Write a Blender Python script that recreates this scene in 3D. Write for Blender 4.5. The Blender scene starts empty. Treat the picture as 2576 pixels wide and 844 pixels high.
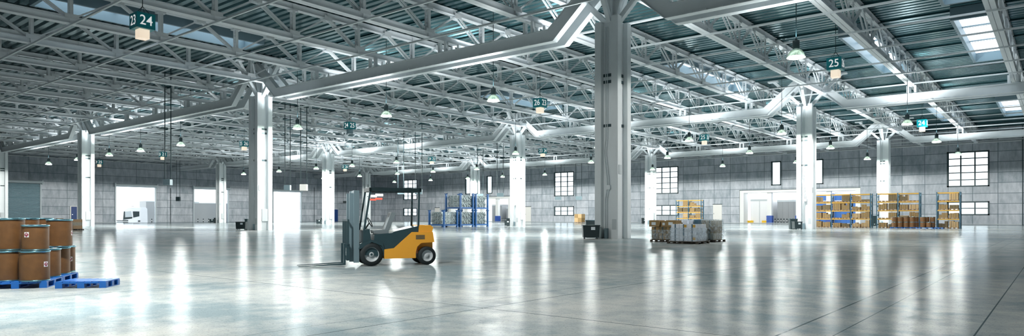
import bpy, math, random
from mathutils import Vector, Matrix
PI = math.pi
sc = bpy.context.scene
COL = sc.collection
R = random.Random(7)

# ------------------------------------------------------------------ camera
F_PX, CXP, HOR, TH = 1698.74, 1288.0, 544.92, 0.682348
CAM = Vector((21.4137, -36.2081, 1.3135))
cs, sn = math.cos(TH), math.sin(TH)
cam = bpy.data.cameras.new('camera')
cam.sensor_width = 36.0
cam.lens = F_PX / 2576 * 36.0
cam.shift_y = (HOR - 422) / 2576
cam.clip_end = 2000
camo = bpy.data.objects.new('camera', cam)
COL.objects.link(camo)
camo.location = CAM
camo.rotation_euler = (PI / 2, 0, TH)
sc.camera = camo

def at(px, py, z=0.0):
    u, v = (px - CXP) / F_PX, (HOR - py) / F_PX
    d = Vector((u * cs - sn, u * sn + cs, v))
    return CAM + d * ((z - CAM.z) / v)
def on_x(px, py, X):
    u, v = (px - CXP) / F_PX, (HOR - py) / F_PX
    d = Vector((u * cs - sn, u * sn + cs, v))
    return CAM + d * ((X - CAM.x) / d.x)
def on_y(px, py, Y):
    u, v = (px - CXP) / F_PX, (HOR - py) / F_PX
    d = Vector((u * cs - sn, u * sn + cs, v))
    return CAM + d * ((Y - CAM.y) / d.y)

# ------------------------------------------------------------------ colour, world, render settings
sc.view_settings.view_transform = 'Standard'
sc.view_settings.look = 'None'
sc.view_settings.gamma = 1.0
sc.view_settings.exposure = 0.80
sc.view_settings.use_curve_mapping = False
LAMP_POWER = 3500.0
LAMP_UP = 850.0
LAMP_COLOR = (1.0, 0.985, 0.95)
w = bpy.data.worlds.new('daylight')
sc.world = w
w.use_nodes = True
bg = w.node_tree.nodes['Background']
bg.inputs['Color'].default_value = (0.90, 0.96, 1.0, 1)
bg.inputs['Strength'].default_value = 1.7
cy = sc.cycles
cy.max_bounces = 8
cy.diffuse_bounces = 6
cy.glossy_bounces = 3
cy.transmission_bounces = 4
cy.transparent_max_bounces = 6
cy.sample_clamp_indirect = 3.0
cy.sample_clamp_direct = 30.0
cy.caustics_reflective = False
cy.caustics_refractive = False
cy.use_denoising = True

# ------------------------------------------------------------------ materials
def mat(name, col, rough=0.5, metal=0.0, emit=None, es=0.0, var=0.0, vscale=6.0, bump=0.0, spec=0.5):
    m = bpy.data.materials.new(name)
    m.use_nodes = True
    nt = m.node_tree
    b = nt.nodes['Principled BSDF']
    b.inputs['Base Color'].default_value = (*col, 1)
    b.inputs['Roughness'].default_value = rough
    b.inputs['Metallic'].default_value = metal
    b.inputs['Specular IOR Level'].default_value = spec
    if emit:
        b.inputs['Emission Color'].default_value = (*emit, 1)
        b.inputs['Emission Strength'].default_value = es
    if var or bump:
        tc = nt.nodes.new('ShaderNodeTexCoord')
        n = nt.nodes.new('ShaderNodeTexNoise')
        n.inputs['Scale'].default_value = vscale
        n.inputs['Detail'].default_value = 4
        nt.links.new(tc.outputs['Object'], n.inputs['Vector'])
        if var:
            mx = nt.nodes.new('ShaderNodeMixRGB')
            mx.inputs[1].default_value = (*[c * (1 - var) for c in col], 1)
            mx.inputs[2].default_value = (*[min(1, c * (1 + var)) for c in col], 1)
            nt.links.new(n.outputs['Fac'], mx.inputs[0])
            nt.links.new(mx.outputs[0], b.inputs['Base Color'])
        if bump:
            bp = nt.nodes.new('ShaderNodeBump')
            bp.inputs['Strength'].default_value = bump
            nt.links.new(n.outputs['Fac'], bp.inputs['Height'])
            nt.links.new(bp.outputs[0], b.inputs['Normal'])
    return m

M = {}
M['steel'] = mat('painted_steel', (0.72, 0.765, 0.785), 0.42, 0, var=0.05, vscale=2)
M['truss'] = mat('truss_paint', (0.87, 0.905, 0.93), 0.45, 0, var=0.05, vscale=2)
M['black'] = mat('black_plastic', (0.012, 0.03, 0.035), 0.45)
M['strap'] = mat('black_strap', (0.02, 0.05, 0.06), 0.6)
M['teal'] = mat('teal_sign', (0.0, 0.24, 0.28), 0.4)
M['signwhite'] = mat('sign_white_glow', (0.9, 0.9, 0.9), 0.5, emit=(1, 1, 1), es=0.3)  # faint glow put into the white to brighten numerals that have no lamp
M['lightbox'] = mat('light_box', (0.9, 0.84, 0.75), 0.5, emit=(1.0, 0.80, 0.60), es=0.42)
M['bulb'] = mat('lamp_light', (1, 1, 1), 0.5, emit=(1.0, 0.97, 0.9), es=18)
M['cable'] = mat('dark_cable', (0.012, 0.03, 0.035), 0.9, spec=0.1)
M['chrome'] = mat('polished_rim', (0.6, 0.65, 0.66), 0.2, 0.9)
M['drum'] = mat('fibre_drum', (0.155, 0.070, 0.020), 0.62, var=0.4, vscale=7, bump=0.05)
M['rim'] = mat('drum_rim', (0.16, 0.36, 0.44), 0.25, 0.85)
M['hazwhite'] = mat('label_white', (0.85, 0.83, 0.82), 0.6)
M['hazred'] = mat('label_red', (0.30, 0.012, 0.045), 0.5)
M['bluepal'] = mat('blue_plastic', (0.012, 0.14, 0.50), 0.4, var=0.08)
M['bluesteel'] = mat('blue_steel', (0.003, 0.085, 0.27), 0.4)
M['rackblue'] = mat('rack_blue', (0.03, 0.11, 0.17), 0.45)
M['orange'] = mat('rack_orange', (0.60, 0.34, 0.03), 0.45)
M['yellow'] = mat('forklift_yellow', (0.95, 0.44, 0.045), 0.35)
M['kraft'] = mat('cardboard', (0.32, 0.21, 0.085), 0.75, var=0.2, vscale=5)
M['kraft2'] = mat('cardboard_dark', (0.17, 0.125, 0.06), 0.75, var=0.2, vscale=8)
M['kraft3'] = mat('cardboard_light', (0.52, 0.36, 0.18), 0.75, var=0.12, vscale=5)
M['tape'] = mat('parcel_tape', (0.10, 0.085, 0.05), 0.5)
M['paper'] = mat('paper_label', (0.72, 0.80, 0.84), 0.6, var=0.1, vscale=40)
M['wood'] = mat('pallet_wood', (0.20, 0.13, 0.075), 0.8, var=0.2, vscale=9)
M['woodlight'] = mat('pallet_wood_light', (0.40, 0.27, 0.16), 0.8, var=0.2, vscale=9)
M['wooddark'] = mat('pallet_wood_dark', (0.07, 0.06, 0.045), 0.8, var=0.2, vscale=9)
M['whitebox'] = mat('white_carton', (0.80, 0.85, 0.92), 0.6, var=0.08, vscale=6, bump=0.1)
M['greycarton'] = mat('wrapped_carton', (0.33, 0.31, 0.25), 0.5, var=0.45, vscale=11, bump=0.4)
M['tube'] = mat('steel_tube', (0.42, 0.50, 0.52), 0.38, 0.5, var=0.3, vscale=3)
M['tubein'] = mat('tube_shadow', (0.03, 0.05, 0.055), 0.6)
M['rubber'] = mat('rubber', (0.012, 0.02, 0.023), 0.7)
M['greymetal'] = mat('grey_metal', (0.20, 0.29, 0.33), 0.4, 0.2)
M['darkmetal'] = mat('dark_metal', (0.035, 0.075, 0.09), 0.4, 0.2)
M['lightgrey'] = mat('light_grey', (0.50, 0.55, 0.57), 0.5)
M['seatgrey'] = mat('seat_grey', (0.22, 0.27, 0.29), 0.6)
M['frame'] = mat('window_frame', (0.02, 0.055, 0.065), 0.45)
M['shutter'] = mat('roller_shutter', (0.14, 0.25, 0.30), 0.45, 0.2)
M['shutterbox'] = mat('shutter_box', (0.50, 0.58, 0.62), 0.4)
M['doorwhite'] = mat('door_white', (0.85, 0.85, 0.82), 0.5)
M['doorblue'] = mat('door_blue', (0.006, 0.05, 0.22), 0.5)
M['dockwhite'] = mat('dock_white', (0.86, 0.88, 0.87), 0.5)
M['trailergrey'] = mat('trailer_grey', (0.30, 0.32, 0.33), 0.5, var=0.04, vscale=0.4)
M['trailerwhite'] = mat('trailer_white', (0.85, 0.86, 0.87), 0.4)
M['trailerblue'] = mat('trailer_blue', (0.01, 0.16, 0.55), 0.4)
M['bumperblue'] = mat('bumper_blue', (0.03, 0.10, 0.42), 0.5)
M['bumperyellow'] = mat('bumper_yellow', (0.85, 0.52, 0.01), 0.5)
M['red'] = mat('red_lamp', (0.7, 0.05, 0.03), 0.4, emit=(1, 0.12, 0.08), es=0.8)
M['whitelamp'] = mat('white_lamp', (0.9, 0.9, 0.9), 0.4, emit=(1, 1, 1), es=0.8)
M['diffuser'] = mat('skylight_diffuser', (0.8, 0.84, 0.86), 0.4, emit=(0.86, 0.93, 1.0), es=1.3)
M['curb'] = mat('skylight_curb', (0.17, 0.26, 0.31), 0.45)
M['conduit'] = mat('conduit', (0.62, 0.68, 0.70), 0.35)
M['asphalt'] = mat('yard_concrete', (0.6, 0.62, 0.62), 0.8, var=0.1)

# lamp glass: clear with a soft sheen
g = bpy.data.materials.new('lamp_glass'); g.use_nodes = True; nt = g.node_tree
b = nt.nodes['Principled BSDF']; out = nt.nodes['Material Output']
b.inputs['Base Color'].default_value = (0.22, 0.27, 0.25, 1); b.inputs['Roughness'].default_value = 0.15
b.inputs['Metallic'].default_value = 0.4
tr = nt.nodes.new('ShaderNodeBsdfTransparent'); tr.inputs['Color'].default_value = (0.78, 0.84, 0.80, 1)
lw = nt.nodes.new('ShaderNodeLayerWeight'); lw.inputs['Blend'].default_value = 0.45
mx = nt.nodes.new('ShaderNodeMixShader')
nt.links.new(lw.outputs['Facing'], mx.inputs[0]); nt.links.new(tr.outputs[0], mx.inputs[1]); nt.links.new(b.outputs[0], mx.inputs[2])
nt.links.new(mx.outputs[0], out.inputs['Surface'])
M['glass'] = g
# window pane
g = bpy.data.materials.new('window_pane'); g.use_nodes = True; nt = g.node_tree
b = nt.nodes['Principled BSDF']; out = nt.nodes['Material Output']
b.inputs['Base Color'].default_value = (0.8, 0.85, 0.88, 1); b.inputs['Roughness'].default_value = 0.08
tr = nt.nodes.new('ShaderNodeBsdfTransparent'); tr.inputs['Color'].default_value = (0.95, 0.98, 1, 1)
mx = nt.nodes.new('ShaderNodeMixShader'); mx.inputs[0].default_value = 0.12
nt.links.new(tr.outputs[0], mx.inputs[1]); nt.links.new(b.outputs[0], mx.inputs[2]); nt.links.new(mx.outputs[0], out.inputs['Surface'])
M['pane'] = g
# stretch wrap film
g = bpy.data.materials.new('stretch_film'); g.use_nodes = True; nt = g.node_tree
b = nt.nodes['Principled BSDF']; out = nt.nodes['Material Output']
b.inputs['Base Color'].default_value = (0.72, 0.80, 0.84, 1); b.inputs['Roughness'].default_value = 0.2
n = nt.nodes.new('ShaderNodeTexNoise'); n.inputs['Scale'].default_value = 9; n.inputs['Detail'].default_value = 5
tc = nt.nodes.new('ShaderNodeTexCoord'); nt.links.new(tc.outputs['Object'], n.inputs['Vector'])
bp = nt.nodes.new('ShaderNodeBump'); bp.inputs['Strength'].default_value = 0.7; nt.links.new(n.outputs['Fac'], bp.inputs['Height']); nt.links.new(bp.outputs[0], b.inputs['Normal'])
tr = nt.nodes.new('ShaderNodeBsdfTransparent'); tr.inputs['Color'].default_value = (0.92, 0.95, 0.97, 1)
mr = nt.nodes.new('ShaderNodeMapRange'); mr.inputs[1].default_value = 0.4; mr.inputs[2].default_value = 0.65; mr.inputs[3].default_value = 0.12; mr.inputs[4].default_value = 0.5
nt.links.new(n.outputs['Fac'], mr.inputs[0])
mx = nt.nodes.new('ShaderNodeMixShader'); nt.links.new(mr.outputs[0], mx.inputs[0])
nt.links.new(tr.outputs[0], mx.inputs[1]); nt.links.new(b.outputs[0], mx.inputs[2]); nt.links.new(mx.outputs[0], out.inputs['Surface'])
M['film'] = g

def nodes_of(name):
    m = bpy.data.materials.new(name); m.use_nodes = True
    nt = m.node_tree
    return m, nt, nt.nodes['Principled BSDF']
def math_node(nt, op, a=None, b=None, va=None, vb=None):
    n = nt.nodes.new('ShaderNodeMath'); n.operation = op
    if a is not None: nt.links.new(a, n.inputs[0])
    if b is not None: nt.links.new(b, n.inputs[1])
    if va is not None: n.inputs[0].default_value = va
    if vb is not None: n.inputs[1].default_value = vb
    return n.outputs[0]

def concrete(name, axis, pw, off, ph=1.8):
    m, nt, b = nodes_of(name)
    geo = nt.nodes.new('ShaderNodeNewGeometry')
    sep = nt.nodes.new('ShaderNodeSeparateXYZ'); nt.links.new(geo.outputs['Position'], sep.inputs[0])
    u = math_node(nt, 'DIVIDE', math_node(nt, 'SUBTRACT', sep.outputs[axis], vb=off), vb=pw)
    v = math_node(nt, 'DIVIDE', sep.outputs['Z'], vb=ph)
    def edge(x, wd):
        fr = math_node(nt, 'FRACT', x)
        d = math_node(nt, 'ABSOLUTE', math_node(nt, 'SUBTRACT', fr, vb=0.5))
        return math_node(nt, 'GREATER_THAN', d, vb=0.5 - wd)
    j = math_node(nt, 'MAXIMUM', edge(u, 0.045 / pw), edge(v, 0.045 / ph))
    fu = math_node(nt, 'FLOOR', u); fv = math_node(nt, 'FLOOR', v)
    cb = nt.nodes.new('ShaderNodeCombineXYZ'); nt.links.new(fu, cb.inputs[0]); nt.links.new(fv, cb.inputs[1])
    wn = nt.nodes.new('ShaderNodeTexWhiteNoise'); wn.noise_dimensions = '2D'; nt.links.new(cb.outputs[0], wn.inputs['Vector'])
    mp = nt.nodes.new('ShaderNodeMapping'); mp.inputs['Scale'].default_value = (1.3, 1.3, 0.45)
    nt.links.new(geo.outputs['Position'], mp.inputs[0])
    n1 = nt.nodes.new('ShaderNodeTexNoise'); n1.inputs['Scale'].default_value = 0.9; n1.inputs['Detail'].default_value = 8; n1.inputs['Roughness'].default_value = 0.7
    nt.links.new(mp.outputs[0], n1.inputs['Vector'])
    s = math_node(nt, 'ADD', math_node(nt, 'MULTIPLY', wn.outputs['Value'], vb=0.22), math_node(nt, 'MULTIPLY', n1.outputs['Fac'], vb=0.9))
    r = nt.nodes.new('ShaderNodeValToRGB')
    r.color_ramp.elements[0].position = 0.28; r.color_ramp.elements[0].color = (0.25, 0.31, 0.36, 1)
    r.color_ramp.elements[1].position = 0.85; r.color_ramp.elements[1].color = (0.74, 0.77, 0.83, 1)
    nt.links.new(s, r.inputs[0])
    mx = nt.nodes.new('ShaderNodeMixRGB'); nt.links.new(j, mx.inputs[0]); nt.links.new(r.outputs[0], mx.inputs[1]); mx.inputs[2].default_value = (0.15, 0.20, 0.23, 1)
    nt.links.new(mx.outputs[0], b.inputs['Base Color'])
    b.inputs['Roughness'].default_value = 0.75
    return m
M['wall_back'] = concrete('concrete_panels', 'X', 3.61, -1.4)
M['wall_left'] = concrete('concrete_panels_long', 'Y', 7.18, 10.45)

# floor: polished concrete slab with saw-cut joints
m, nt, b = nodes_of('polished_concrete')
geo = nt.nodes.new('ShaderNodeNewGeometry')
sep = nt.nodes.new('ShaderNodeSeparateXYZ'); nt.links.new(geo.outputs['Position'], sep.inputs[0])
def joint(o, off, sp, wd):
    u = math_node(nt, 'DIVIDE', math_node(nt, 'SUBTRACT', o, vb=off), vb=sp)
    d = math_node(nt, 'ABSOLUTE', math_node(nt, 'SUBTRACT', math_node(nt, 'FRACT', u), vb=0.5))
    return math_node(nt, 'GREATER_THAN', d, vb=0.5 - wd / sp)
def line(o, c, wd): return math_node(nt, 'LESS_THAN', math_node(nt, 'ABSOLUTE', math_node(nt, 'SUBTRACT', o, vb=c)), vb=wd)
J = math_node(nt, 'MAXIMUM', joint(sep.outputs['X'], 14.95, 6.4, 0.012), joint(sep.outputs['Y'], -3.3, 12.8, 0.012))
for c_, w_ in ((18.97, 0.013), (19.46, 0.007), (20.67, 0.009), (14.4, 0.006)): J = math_node(nt, 'MAXIMUM', J, line(sep.outputs['X'], c_, w_))
big = nt.nodes.new('ShaderNodeTexNoise'); big.inputs['Scale'].default_value = 0.3; big.inputs['Detail'].default_value = 7; big.inputs['Distortion'].default_value = 0.6
nt.links.new(geo.outputs['Position'], big.inputs['Vector'])
mid = nt.nodes.new('ShaderNodeTexNoise'); mid.inputs['Scale'].default_value = 2.2; mid.inputs['Detail'].default_value = 8; mid.inputs['Roughness'].default_value = 0.7
nt.links.new(geo.outputs['Position'], mid.inputs['Vector'])
fine = nt.nodes.new('ShaderNodeTexNoise'); fine.inputs['Scale'].default_value = 38; fine.inputs['Detail'].default_value = 3
nt.links.new(geo.outputs['Position'], fine.inputs['Vector'])
s = math_node(nt, 'ADD', math_node(nt, 'MULTIPLY', big.outputs['Fac'], vb=0.55), math_node(nt, 'MULTIPLY', mid.outputs['Fac'], vb=0.45))
r = nt.nodes.new('ShaderNodeValToRGB')
r.color_ramp.elements[0].position = 0.40; r.color_ramp.elements[0].color = (0.205, 0.265, 0.285, 1)
r.color_ramp.elements[1].position = 0.60; r.color_ramp.elements[1].color = (0.42, 0.445, 0.43, 1)
nt.links.new(s, r.inputs[0])
pit = nt.nodes.new('ShaderNodeValToRGB')
pit.color_ramp.elements[0].position = 0.30; pit.color_ramp.elements[0].color = (0.45, 0.45, 0.45, 1)
pit.color_ramp.elements[1].position = 0.40; pit.color_ramp.elements[1].color = (1, 1, 1, 1)
nt.links.new(fine.outputs['Fac'], pit.inputs[0])
mm = nt.nodes.new('ShaderNodeMixRGB'); mm.blend_type = 'MULTIPLY'; mm.inputs[0].default_value = 1
nt.links.new(r.outputs[0], mm.inputs[1]); nt.links.new(pit.outputs[0], mm.inputs[2])
mx = nt.nodes.new('ShaderNodeMixRGB'); nt.links.new(J, mx.inputs[0]); nt.links.new(mm.outputs[0], mx.inputs[1]); mx.inputs[2].default_value = (0.06, 0.09, 0.10, 1)
nt.links.new(mx.outputs[0], b.inputs['Base Color'])
rr = nt.nodes.new('ShaderNodeMapRange'); rr.inputs[1].default_value = 0.35; rr.inputs[2].default_value = 0.65; rr.inputs[3].default_value = 0.10; rr.inputs[4].default_value = 0.20
nt.links.new(mid.outputs['Fac'], rr.inputs[0]); nt.links.new(rr.outputs[0], b.inputs['Roughness'])
bp = nt.nodes.new('ShaderNodeBump'); bp.inputs['Strength'].default_value = 0.10; bp.inputs['Distance'].default_value = 0.02
nt.links.new(fine.outputs['Fac'], bp.inputs['Height']); nt.links.new(bp.outputs[0], b.inputs['Normal'])
b.inputs['Specular IOR Level'].default_value = 0.0
b.inputs['IOR'].default_value = 1.0
gl = nt.nodes.new('ShaderNodeBsdfGlossy'); gl.distribution = 'BECKMANN'; nt.links.new(rr.outputs[0], gl.inputs['Roughness']); nt.links.new(bp.outputs[0], gl.inputs['Normal'])
gl.inputs['Color'].default_value = (0.92, 0.97, 1.0, 1)
df = nt.nodes.new('ShaderNodeBsdfDiffuse'); nt.links.new(mx.outputs[0], df.inputs['Color']); nt.links.new(bp.outputs[0], df.inputs['Normal'])
lw = nt.nodes.new('ShaderNodeLayerWeight'); lw.inputs['Blend'].default_value = 0.5
fc = nt.nodes.new('ShaderNodeMapRange'); fc.inputs[1].default_value = 0.84; fc.inputs[2].default_value = 0.99; fc.inputs[3].default_value = 0.0; fc.inputs[4].default_value = 1.0
nt.links.new(lw.outputs['Facing'], fc.inputs[0])
ms = nt.nodes.new('ShaderNodeMixShader'); nt.links.new(math_node(nt, 'ADD', math_node(nt, 'MULTIPLY', math_node(nt, 'POWER', fc.outputs[0], vb=2.4), vb=0.55), vb=0.035), ms.inputs[0]); nt.links.new(df.outputs[0], ms.inputs[1]); nt.links.new(gl.outputs[0], ms.inputs[2])
nt.links.new(ms.outputs[0], nt.nodes['Material Output'].inputs['Surface'])
M['floor'] = m
# ceiling deck
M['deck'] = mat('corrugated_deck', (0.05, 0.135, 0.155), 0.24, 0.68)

# ------------------------------------------------------------------ mesh helpers
class MB:
    def __init__(s): s.v = []; s.f = []; s.m = []; s.sm = []; s.mats = []
    def mi(s, m):
        if m not in s.mats: s.mats.append(m)
        return s.mats.index(m)
    def add(s, vs, fs, m, smooth=False):
        o = len(s.v); s.v += [tuple(p) for p in vs]; k = s.mi(m)
        for f in fs: s.f.append([i + o for i in f]); s.m.append(k); s.sm.append(smooth)
        return s
    def box(s, c, d, m, rz=0.0):
        x, y, z = d[0] / 2, d[1] / 2, d[2] / 2
        co, si = math.cos(rz), math.sin(rz)
        vs = [(c[0] + a * x * co - b_ * y * si, c[1] + a * x * si + b_ * y * co, c[2] + e * z) for e in (-1, 1) for a, b_ in ((-1, -1), (1, -1), (1, 1), (-1, 1))]
        return s.add(vs, [(3, 2, 1, 0), (4, 5, 6, 7), (0, 1, 5, 4), (1, 2, 6, 5), (2, 3, 7, 6), (3, 0, 4, 7)], m)
    def bx(s, x0, x1, y0, y1, z0, z1, m):
        return s.box(((x0 + x1) / 2, (y0 + y1) / 2, (z0 + z1) / 2), (abs(x1 - x0), abs(y1 - y0), abs(z1 - z0)), m)
    def bar(s, p, q, wd, ht, m, up=(0, 0, 1)):
        p, q = Vector(p), Vector(q); d = (q - p).normalized(); u = Vector(up)
        if abs(d.dot(u)) > 0.98: u = Vector((0, 1, 0))
        a = d.cross(u).normalized() * wd / 2; e = a.cross(d).normalized() * ht / 2
        vs = [t + i * a + j * e for t in (p, q) for i, j in ((-1, -1), (1, -1), (1, 1), (-1, 1))]
        return s.add(vs, [(3, 2, 1, 0), (4, 5, 6, 7), (0, 1, 5, 4), (1, 2, 6, 5), (2, 3, 7, 6), (3, 0, 4, 7)], m)
    def cyl(s, p, q, r, m, n=16, r2=None, caps=True, smooth=True):
        r2 = r if r2 is None else r2
        p, q = Vector(p), Vector(q); d = (q - p).normalized(); u = Vector((0, 0, 1)) if abs(d.z) < 0.9 else Vector((1, 0, 0))
        a = d.cross(u).normalized(); e = d.cross(a)
        vs = [t + (a * math.cos(2 * PI * k / n) + e * math.sin(2 * PI * k / n)) * rr_ for t, rr_ in ((p, r), (q, r2)) for k in range(n)]
        s.add(vs, [(k, (k + 1) % n, (k + 1) % n + n, k + n) for k in range(n)], m, smooth)
        if caps: s.add(vs, [tuple(range(n))[::-1], tuple(range(n, 2 * n))], m)
        return s
    def lathe(s, prof, m, n=24, c=(0, 0, 0), smooth=True):
        vs = [(c[0] + r_ * math.cos(2 * PI * k / n), c[1] + r_ * math.sin(2 * PI * k / n), c[2] + z) for r_, z in prof for k in range(n)]
        fs = [(i * n + k, i * n + (k + 1) % n, (i + 1) * n + (k + 1) % n, (i + 1) * n + k) for i in range(len(prof) - 1) for k in range(n)]
        return s.add(vs, fs, m, smooth)
    def prism(s, poly, y0, y1, m, axis='y'):
        n = len(poly)
        def P(a, b_, t): return (a, t, b_) if axis == 'y' else ((t, a, b_) if axis == 'x' else (a, b_, t))
        vs = [P(a, b_, y0) for a, b_ in poly] + [P(a, b_, y1) for a, b_ in poly]
        return s.add(vs, [tuple(range(n))[::-1], tuple(range(n, 2 * n))] + [(k, (k + 1) % n, (k + 1) % n + n, k + n) for k in range(n)], m)
    def path(s, pts, r, m, n=8):
        for a, b_ in zip(pts, pts[1:]): s.cyl(a, b_, r, m, n)
        return s
    def mesh(s, name):
        me = bpy.data.meshes.new(name); me.from_pydata(s.v, [], s.f)
        for k in s.mats: me.materials.append(M[k])
        me.polygons.foreach_set('material_index', s.m); me.polygons.foreach_set('use_smooth', s.sm); me.update()
        return me
    def obj(s, name, parent=None, loc=None): return inst(s.mesh(name), name, parent, loc)

def inst(me, name, parent=None, loc=None, rz=None):
    o = bpy.data.objects.new(name, me); COL.objects.link(o)
    if parent is not None: o.parent = parent
    if loc is not None: o.location = loc
    if rz is not None: o.rotation_euler = (0, 0, rz)
    return o
def tag(o, label, cat, group=None, kind=None):
    if label: o['label'] = label
    if cat: o['category'] = cat
    if group: o['group'] = group
    if kind: o['kind'] = kind
    return o
def thing(name, label, cat, loc=(0, 0, 0), rz=0.0, group=None):
    o = bpy.data.objects.new(name, None); COL.objects.link(o); o.location = loc; o.rotation_euler = (0, 0, rz)
    o.empty_display_size = 0.3
    return tag(o, label, cat, group)
def dup(root, loc, rz, label, group=None):
    r_ = root.copy(); COL.objects.link(r_); r_.location = loc; r_.rotation_euler = (0, 0, rz)
    r_['label'] = label
    if group: r_['group'] = group
    for ch in list(root.children):
        c = ch.copy(); COL.objects.link(c); c.parent = r_
        for g_ in list(ch.children):
            d = g_.copy(); COL.objects.link(d); d.parent = c
    return r_
def struct(o, label, cat):
    return tag(o, label, cat, None, 'structure')
ORD = ['first', 'second', 'third', 'fourth', 'fifth', 'sixth', 'seventh', 'eighth', 'ninth', 'tenth', 'eleventh', 'twelfth', 'thirteenth', 'fourteenth', 'fifteenth', 'sixteenth', 'seventeenth', 'eighteenth', 'nineteenth', 'twentieth', 'twenty-first', 'twenty-second', 'twenty-third', 'twenty-fourth', 'twenty-fifth']

# ------------------------------------------------------------------ room shell
XL, XR, YB, YF, ZD = -149.0, 60.0, 106.5, -52.0, 16.85
f = MB().bx(XL - 0.5, XR, YF, YB + 0.5, -0.3, 0, 'floor').obj('floor'); struct(f, 'polished grey concrete warehouse floor with saw cut joints', 'floor')
y_ = MB().bx(-260, 140, -80, 220, -1.7, -1.4, 'asphalt').obj('ground'); struct(y_, 'pale concrete yard outside the open dock doors', 'ground')

def holed_wall(name, x0, x1, z0, z1, holes, thick, m, plane, axis):
    xs = sorted({x0, x1, *[h[0] for h in holes], *[h[1] for h in holes]})
    zs = sorted({z0, z1, *[h[2] for h in holes], *[h[3] for h in holes]})
    mb = MB()
    for i in range(len(xs) - 1):
        run = None
        for k in range(len(zs) - 1):
            cx_, cz_ = (xs[i] + xs[i + 1]) / 2, (zs[k] + zs[k + 1]) / 2
            solid = not any(h[0] < cx_ < h[1] and h[2] < cz_ < h[3] for h in holes)
            if solid and run is None: run = zs[k]
            if run is not None and (not solid or k == len(zs) - 2):
                top = zs[k] if not solid else zs[k + 1]
                if axis == 'y': mb.bx(xs[i], xs[i + 1], plane, plane + thick, run, top, m)
                else: mb.bx(plane - thick, plane, xs[i], xs[i + 1], run, top, m)
                run = None
    return mb.obj(name)

BIGW = [(5.62, 11.85), (-52.1, -45.9), (-80.5, -74.3), (-138.4, -132.18)]
SLIM = [(-17.1, -15.06), (-25.25, -23.2), (-103.7, -101.65), (-111.9, -109.8)]
DOCK = [(-31.3, -8.9), (-117.9, -95.5)]
PDOOR = [(-37.72, -35.75), (-124.3, -122.35), (-89.95, -88.0)]
holes = [(a, b_, 6.6, 12.85) for a, b_ in BIGW] + [(a, b_, 1.6, 4.05) for a, b_ in BIGW] + [(a, b_, 7.8, 12.8) for a, b_ in SLIM] \
    + [(a, b_, 0, 6.6) for a, b_ in DOCK]
wb = holed_wall('wall_back', XL, 16.4, 0, ZD, holes, 0.5, 'wall_back', YB, 'y')
struct(wb, 'far concrete panel wall with windows and dock openings', 'wall')
wr = MB().bx(16.4, XR, YB, YB + 0.5, 0, ZD, 'wall_back').bx(16.36, 16.46, YB - 0.12, YB, 0, ZD, 'strap').obj('wall_back_right')
struct(wr, 'far concrete wall strip past the dark vertical joint at the right edge', 'wall')
LD = [(27.4, 36.37), (45.6, 54.8), (67.8, 76.8)]
wl = holed_wall('wall_left', YF, YB + 0.5, 0, ZD, [(a, b_, 0, 8.6) for a, b_ in LD], 0.5, 'wall_left', XL, 'x')
struct(wl, 'left concrete panel wall with roller shutter openings', 'wall')
o = MB().bx(XR, XR + 0.5, YF, YB + 0.5, 0, ZD, 'wall_left').obj('wall_right'); struct(o, 'plain concrete wall on the right side of the hall', 'wall')
o = MB().bx(XL, XR, YF - 0.5, YF, 0, ZD, 'wall_back').obj('wall_front'); struct(o, 'plain concrete wall behind the camera', 'wall')
# pale kerb at the foot of the walls
o = MB().bx(XL, 16.3, YB - 0.22, YB, 0, 0.10, 'lightgrey').obj('baseboard_back'); struct(o, 'low pale kerb strip at the foot of the far wall', 'kerb')
o = MB().bx(XL, XL + 0.22, YF, 27.3, 0, 0.10, 'lightgrey').obj('baseboard_left'); struct(o, 'low pale kerb strip at the foot of the left wall', 'kerb')

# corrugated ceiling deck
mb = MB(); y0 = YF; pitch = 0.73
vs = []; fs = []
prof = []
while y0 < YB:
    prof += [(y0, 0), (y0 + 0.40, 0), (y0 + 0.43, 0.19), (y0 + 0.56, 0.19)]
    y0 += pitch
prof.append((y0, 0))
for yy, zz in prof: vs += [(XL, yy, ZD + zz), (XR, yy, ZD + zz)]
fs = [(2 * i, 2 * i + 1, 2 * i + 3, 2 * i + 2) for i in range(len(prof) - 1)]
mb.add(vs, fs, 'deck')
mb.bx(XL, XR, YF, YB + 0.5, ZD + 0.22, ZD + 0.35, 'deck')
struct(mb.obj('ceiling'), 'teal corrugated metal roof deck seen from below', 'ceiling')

# ------------------------------------------------------------------ windows
def window(n, x0, x1, z0, z1, nc, nr, label):
    fr = MB(); t = 0.24; d0, d1 = YB - 0.05, YB + 0.22
    fr.bx(x0, x1, d0, d1, z0, z0 + t, 'frame').bx(x0, x1, d0, d1, z1 - t, z1, 'frame')
    fr.bx(x0, x0 + t * 1.3, d0, d1, z0, z1, 'frame').bx(x1 - t, x1, d0, d1, z0, z1, 'frame')
    for i in range(1, nc):
        xx = x0 + (x1 - x0) * i / nc; fr.bx(xx - .11, xx + .11, YB + 0.02, YB + 0.2, z0, z1, 'frame')
    for i in range(1, nr):
        zz = z0 + (z1 - z0) * i / nr; fr.bx(x0, x1, YB + 0.03, YB + 0.19, zz - .085, zz + .085, 'frame')
    o = fr.obj('window_%d' % n); struct(o, label, 'window')
    MB().bx(x0, x1, YB + 0.1, YB + 0.12, z0, z1, 'pane').obj('pane', o)
where = ['right of the last pallet rack', 'right of the middle rear column', 'left of the black bins at the big central column', 'behind the forklift roof']
n = 1
for (a, b_), wtxt in zip(BIGW, where):
    window(n, a, b_, 6.6, 12.85, 3, 5, 'tall fifteen-pane black framed window high on the far wall, ' + wtxt); n += 1
    window(n, a, b_, 1.6, 4.05, 3, 2, 'low six-pane black framed window near the floor, ' + wtxt); n += 1
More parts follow.
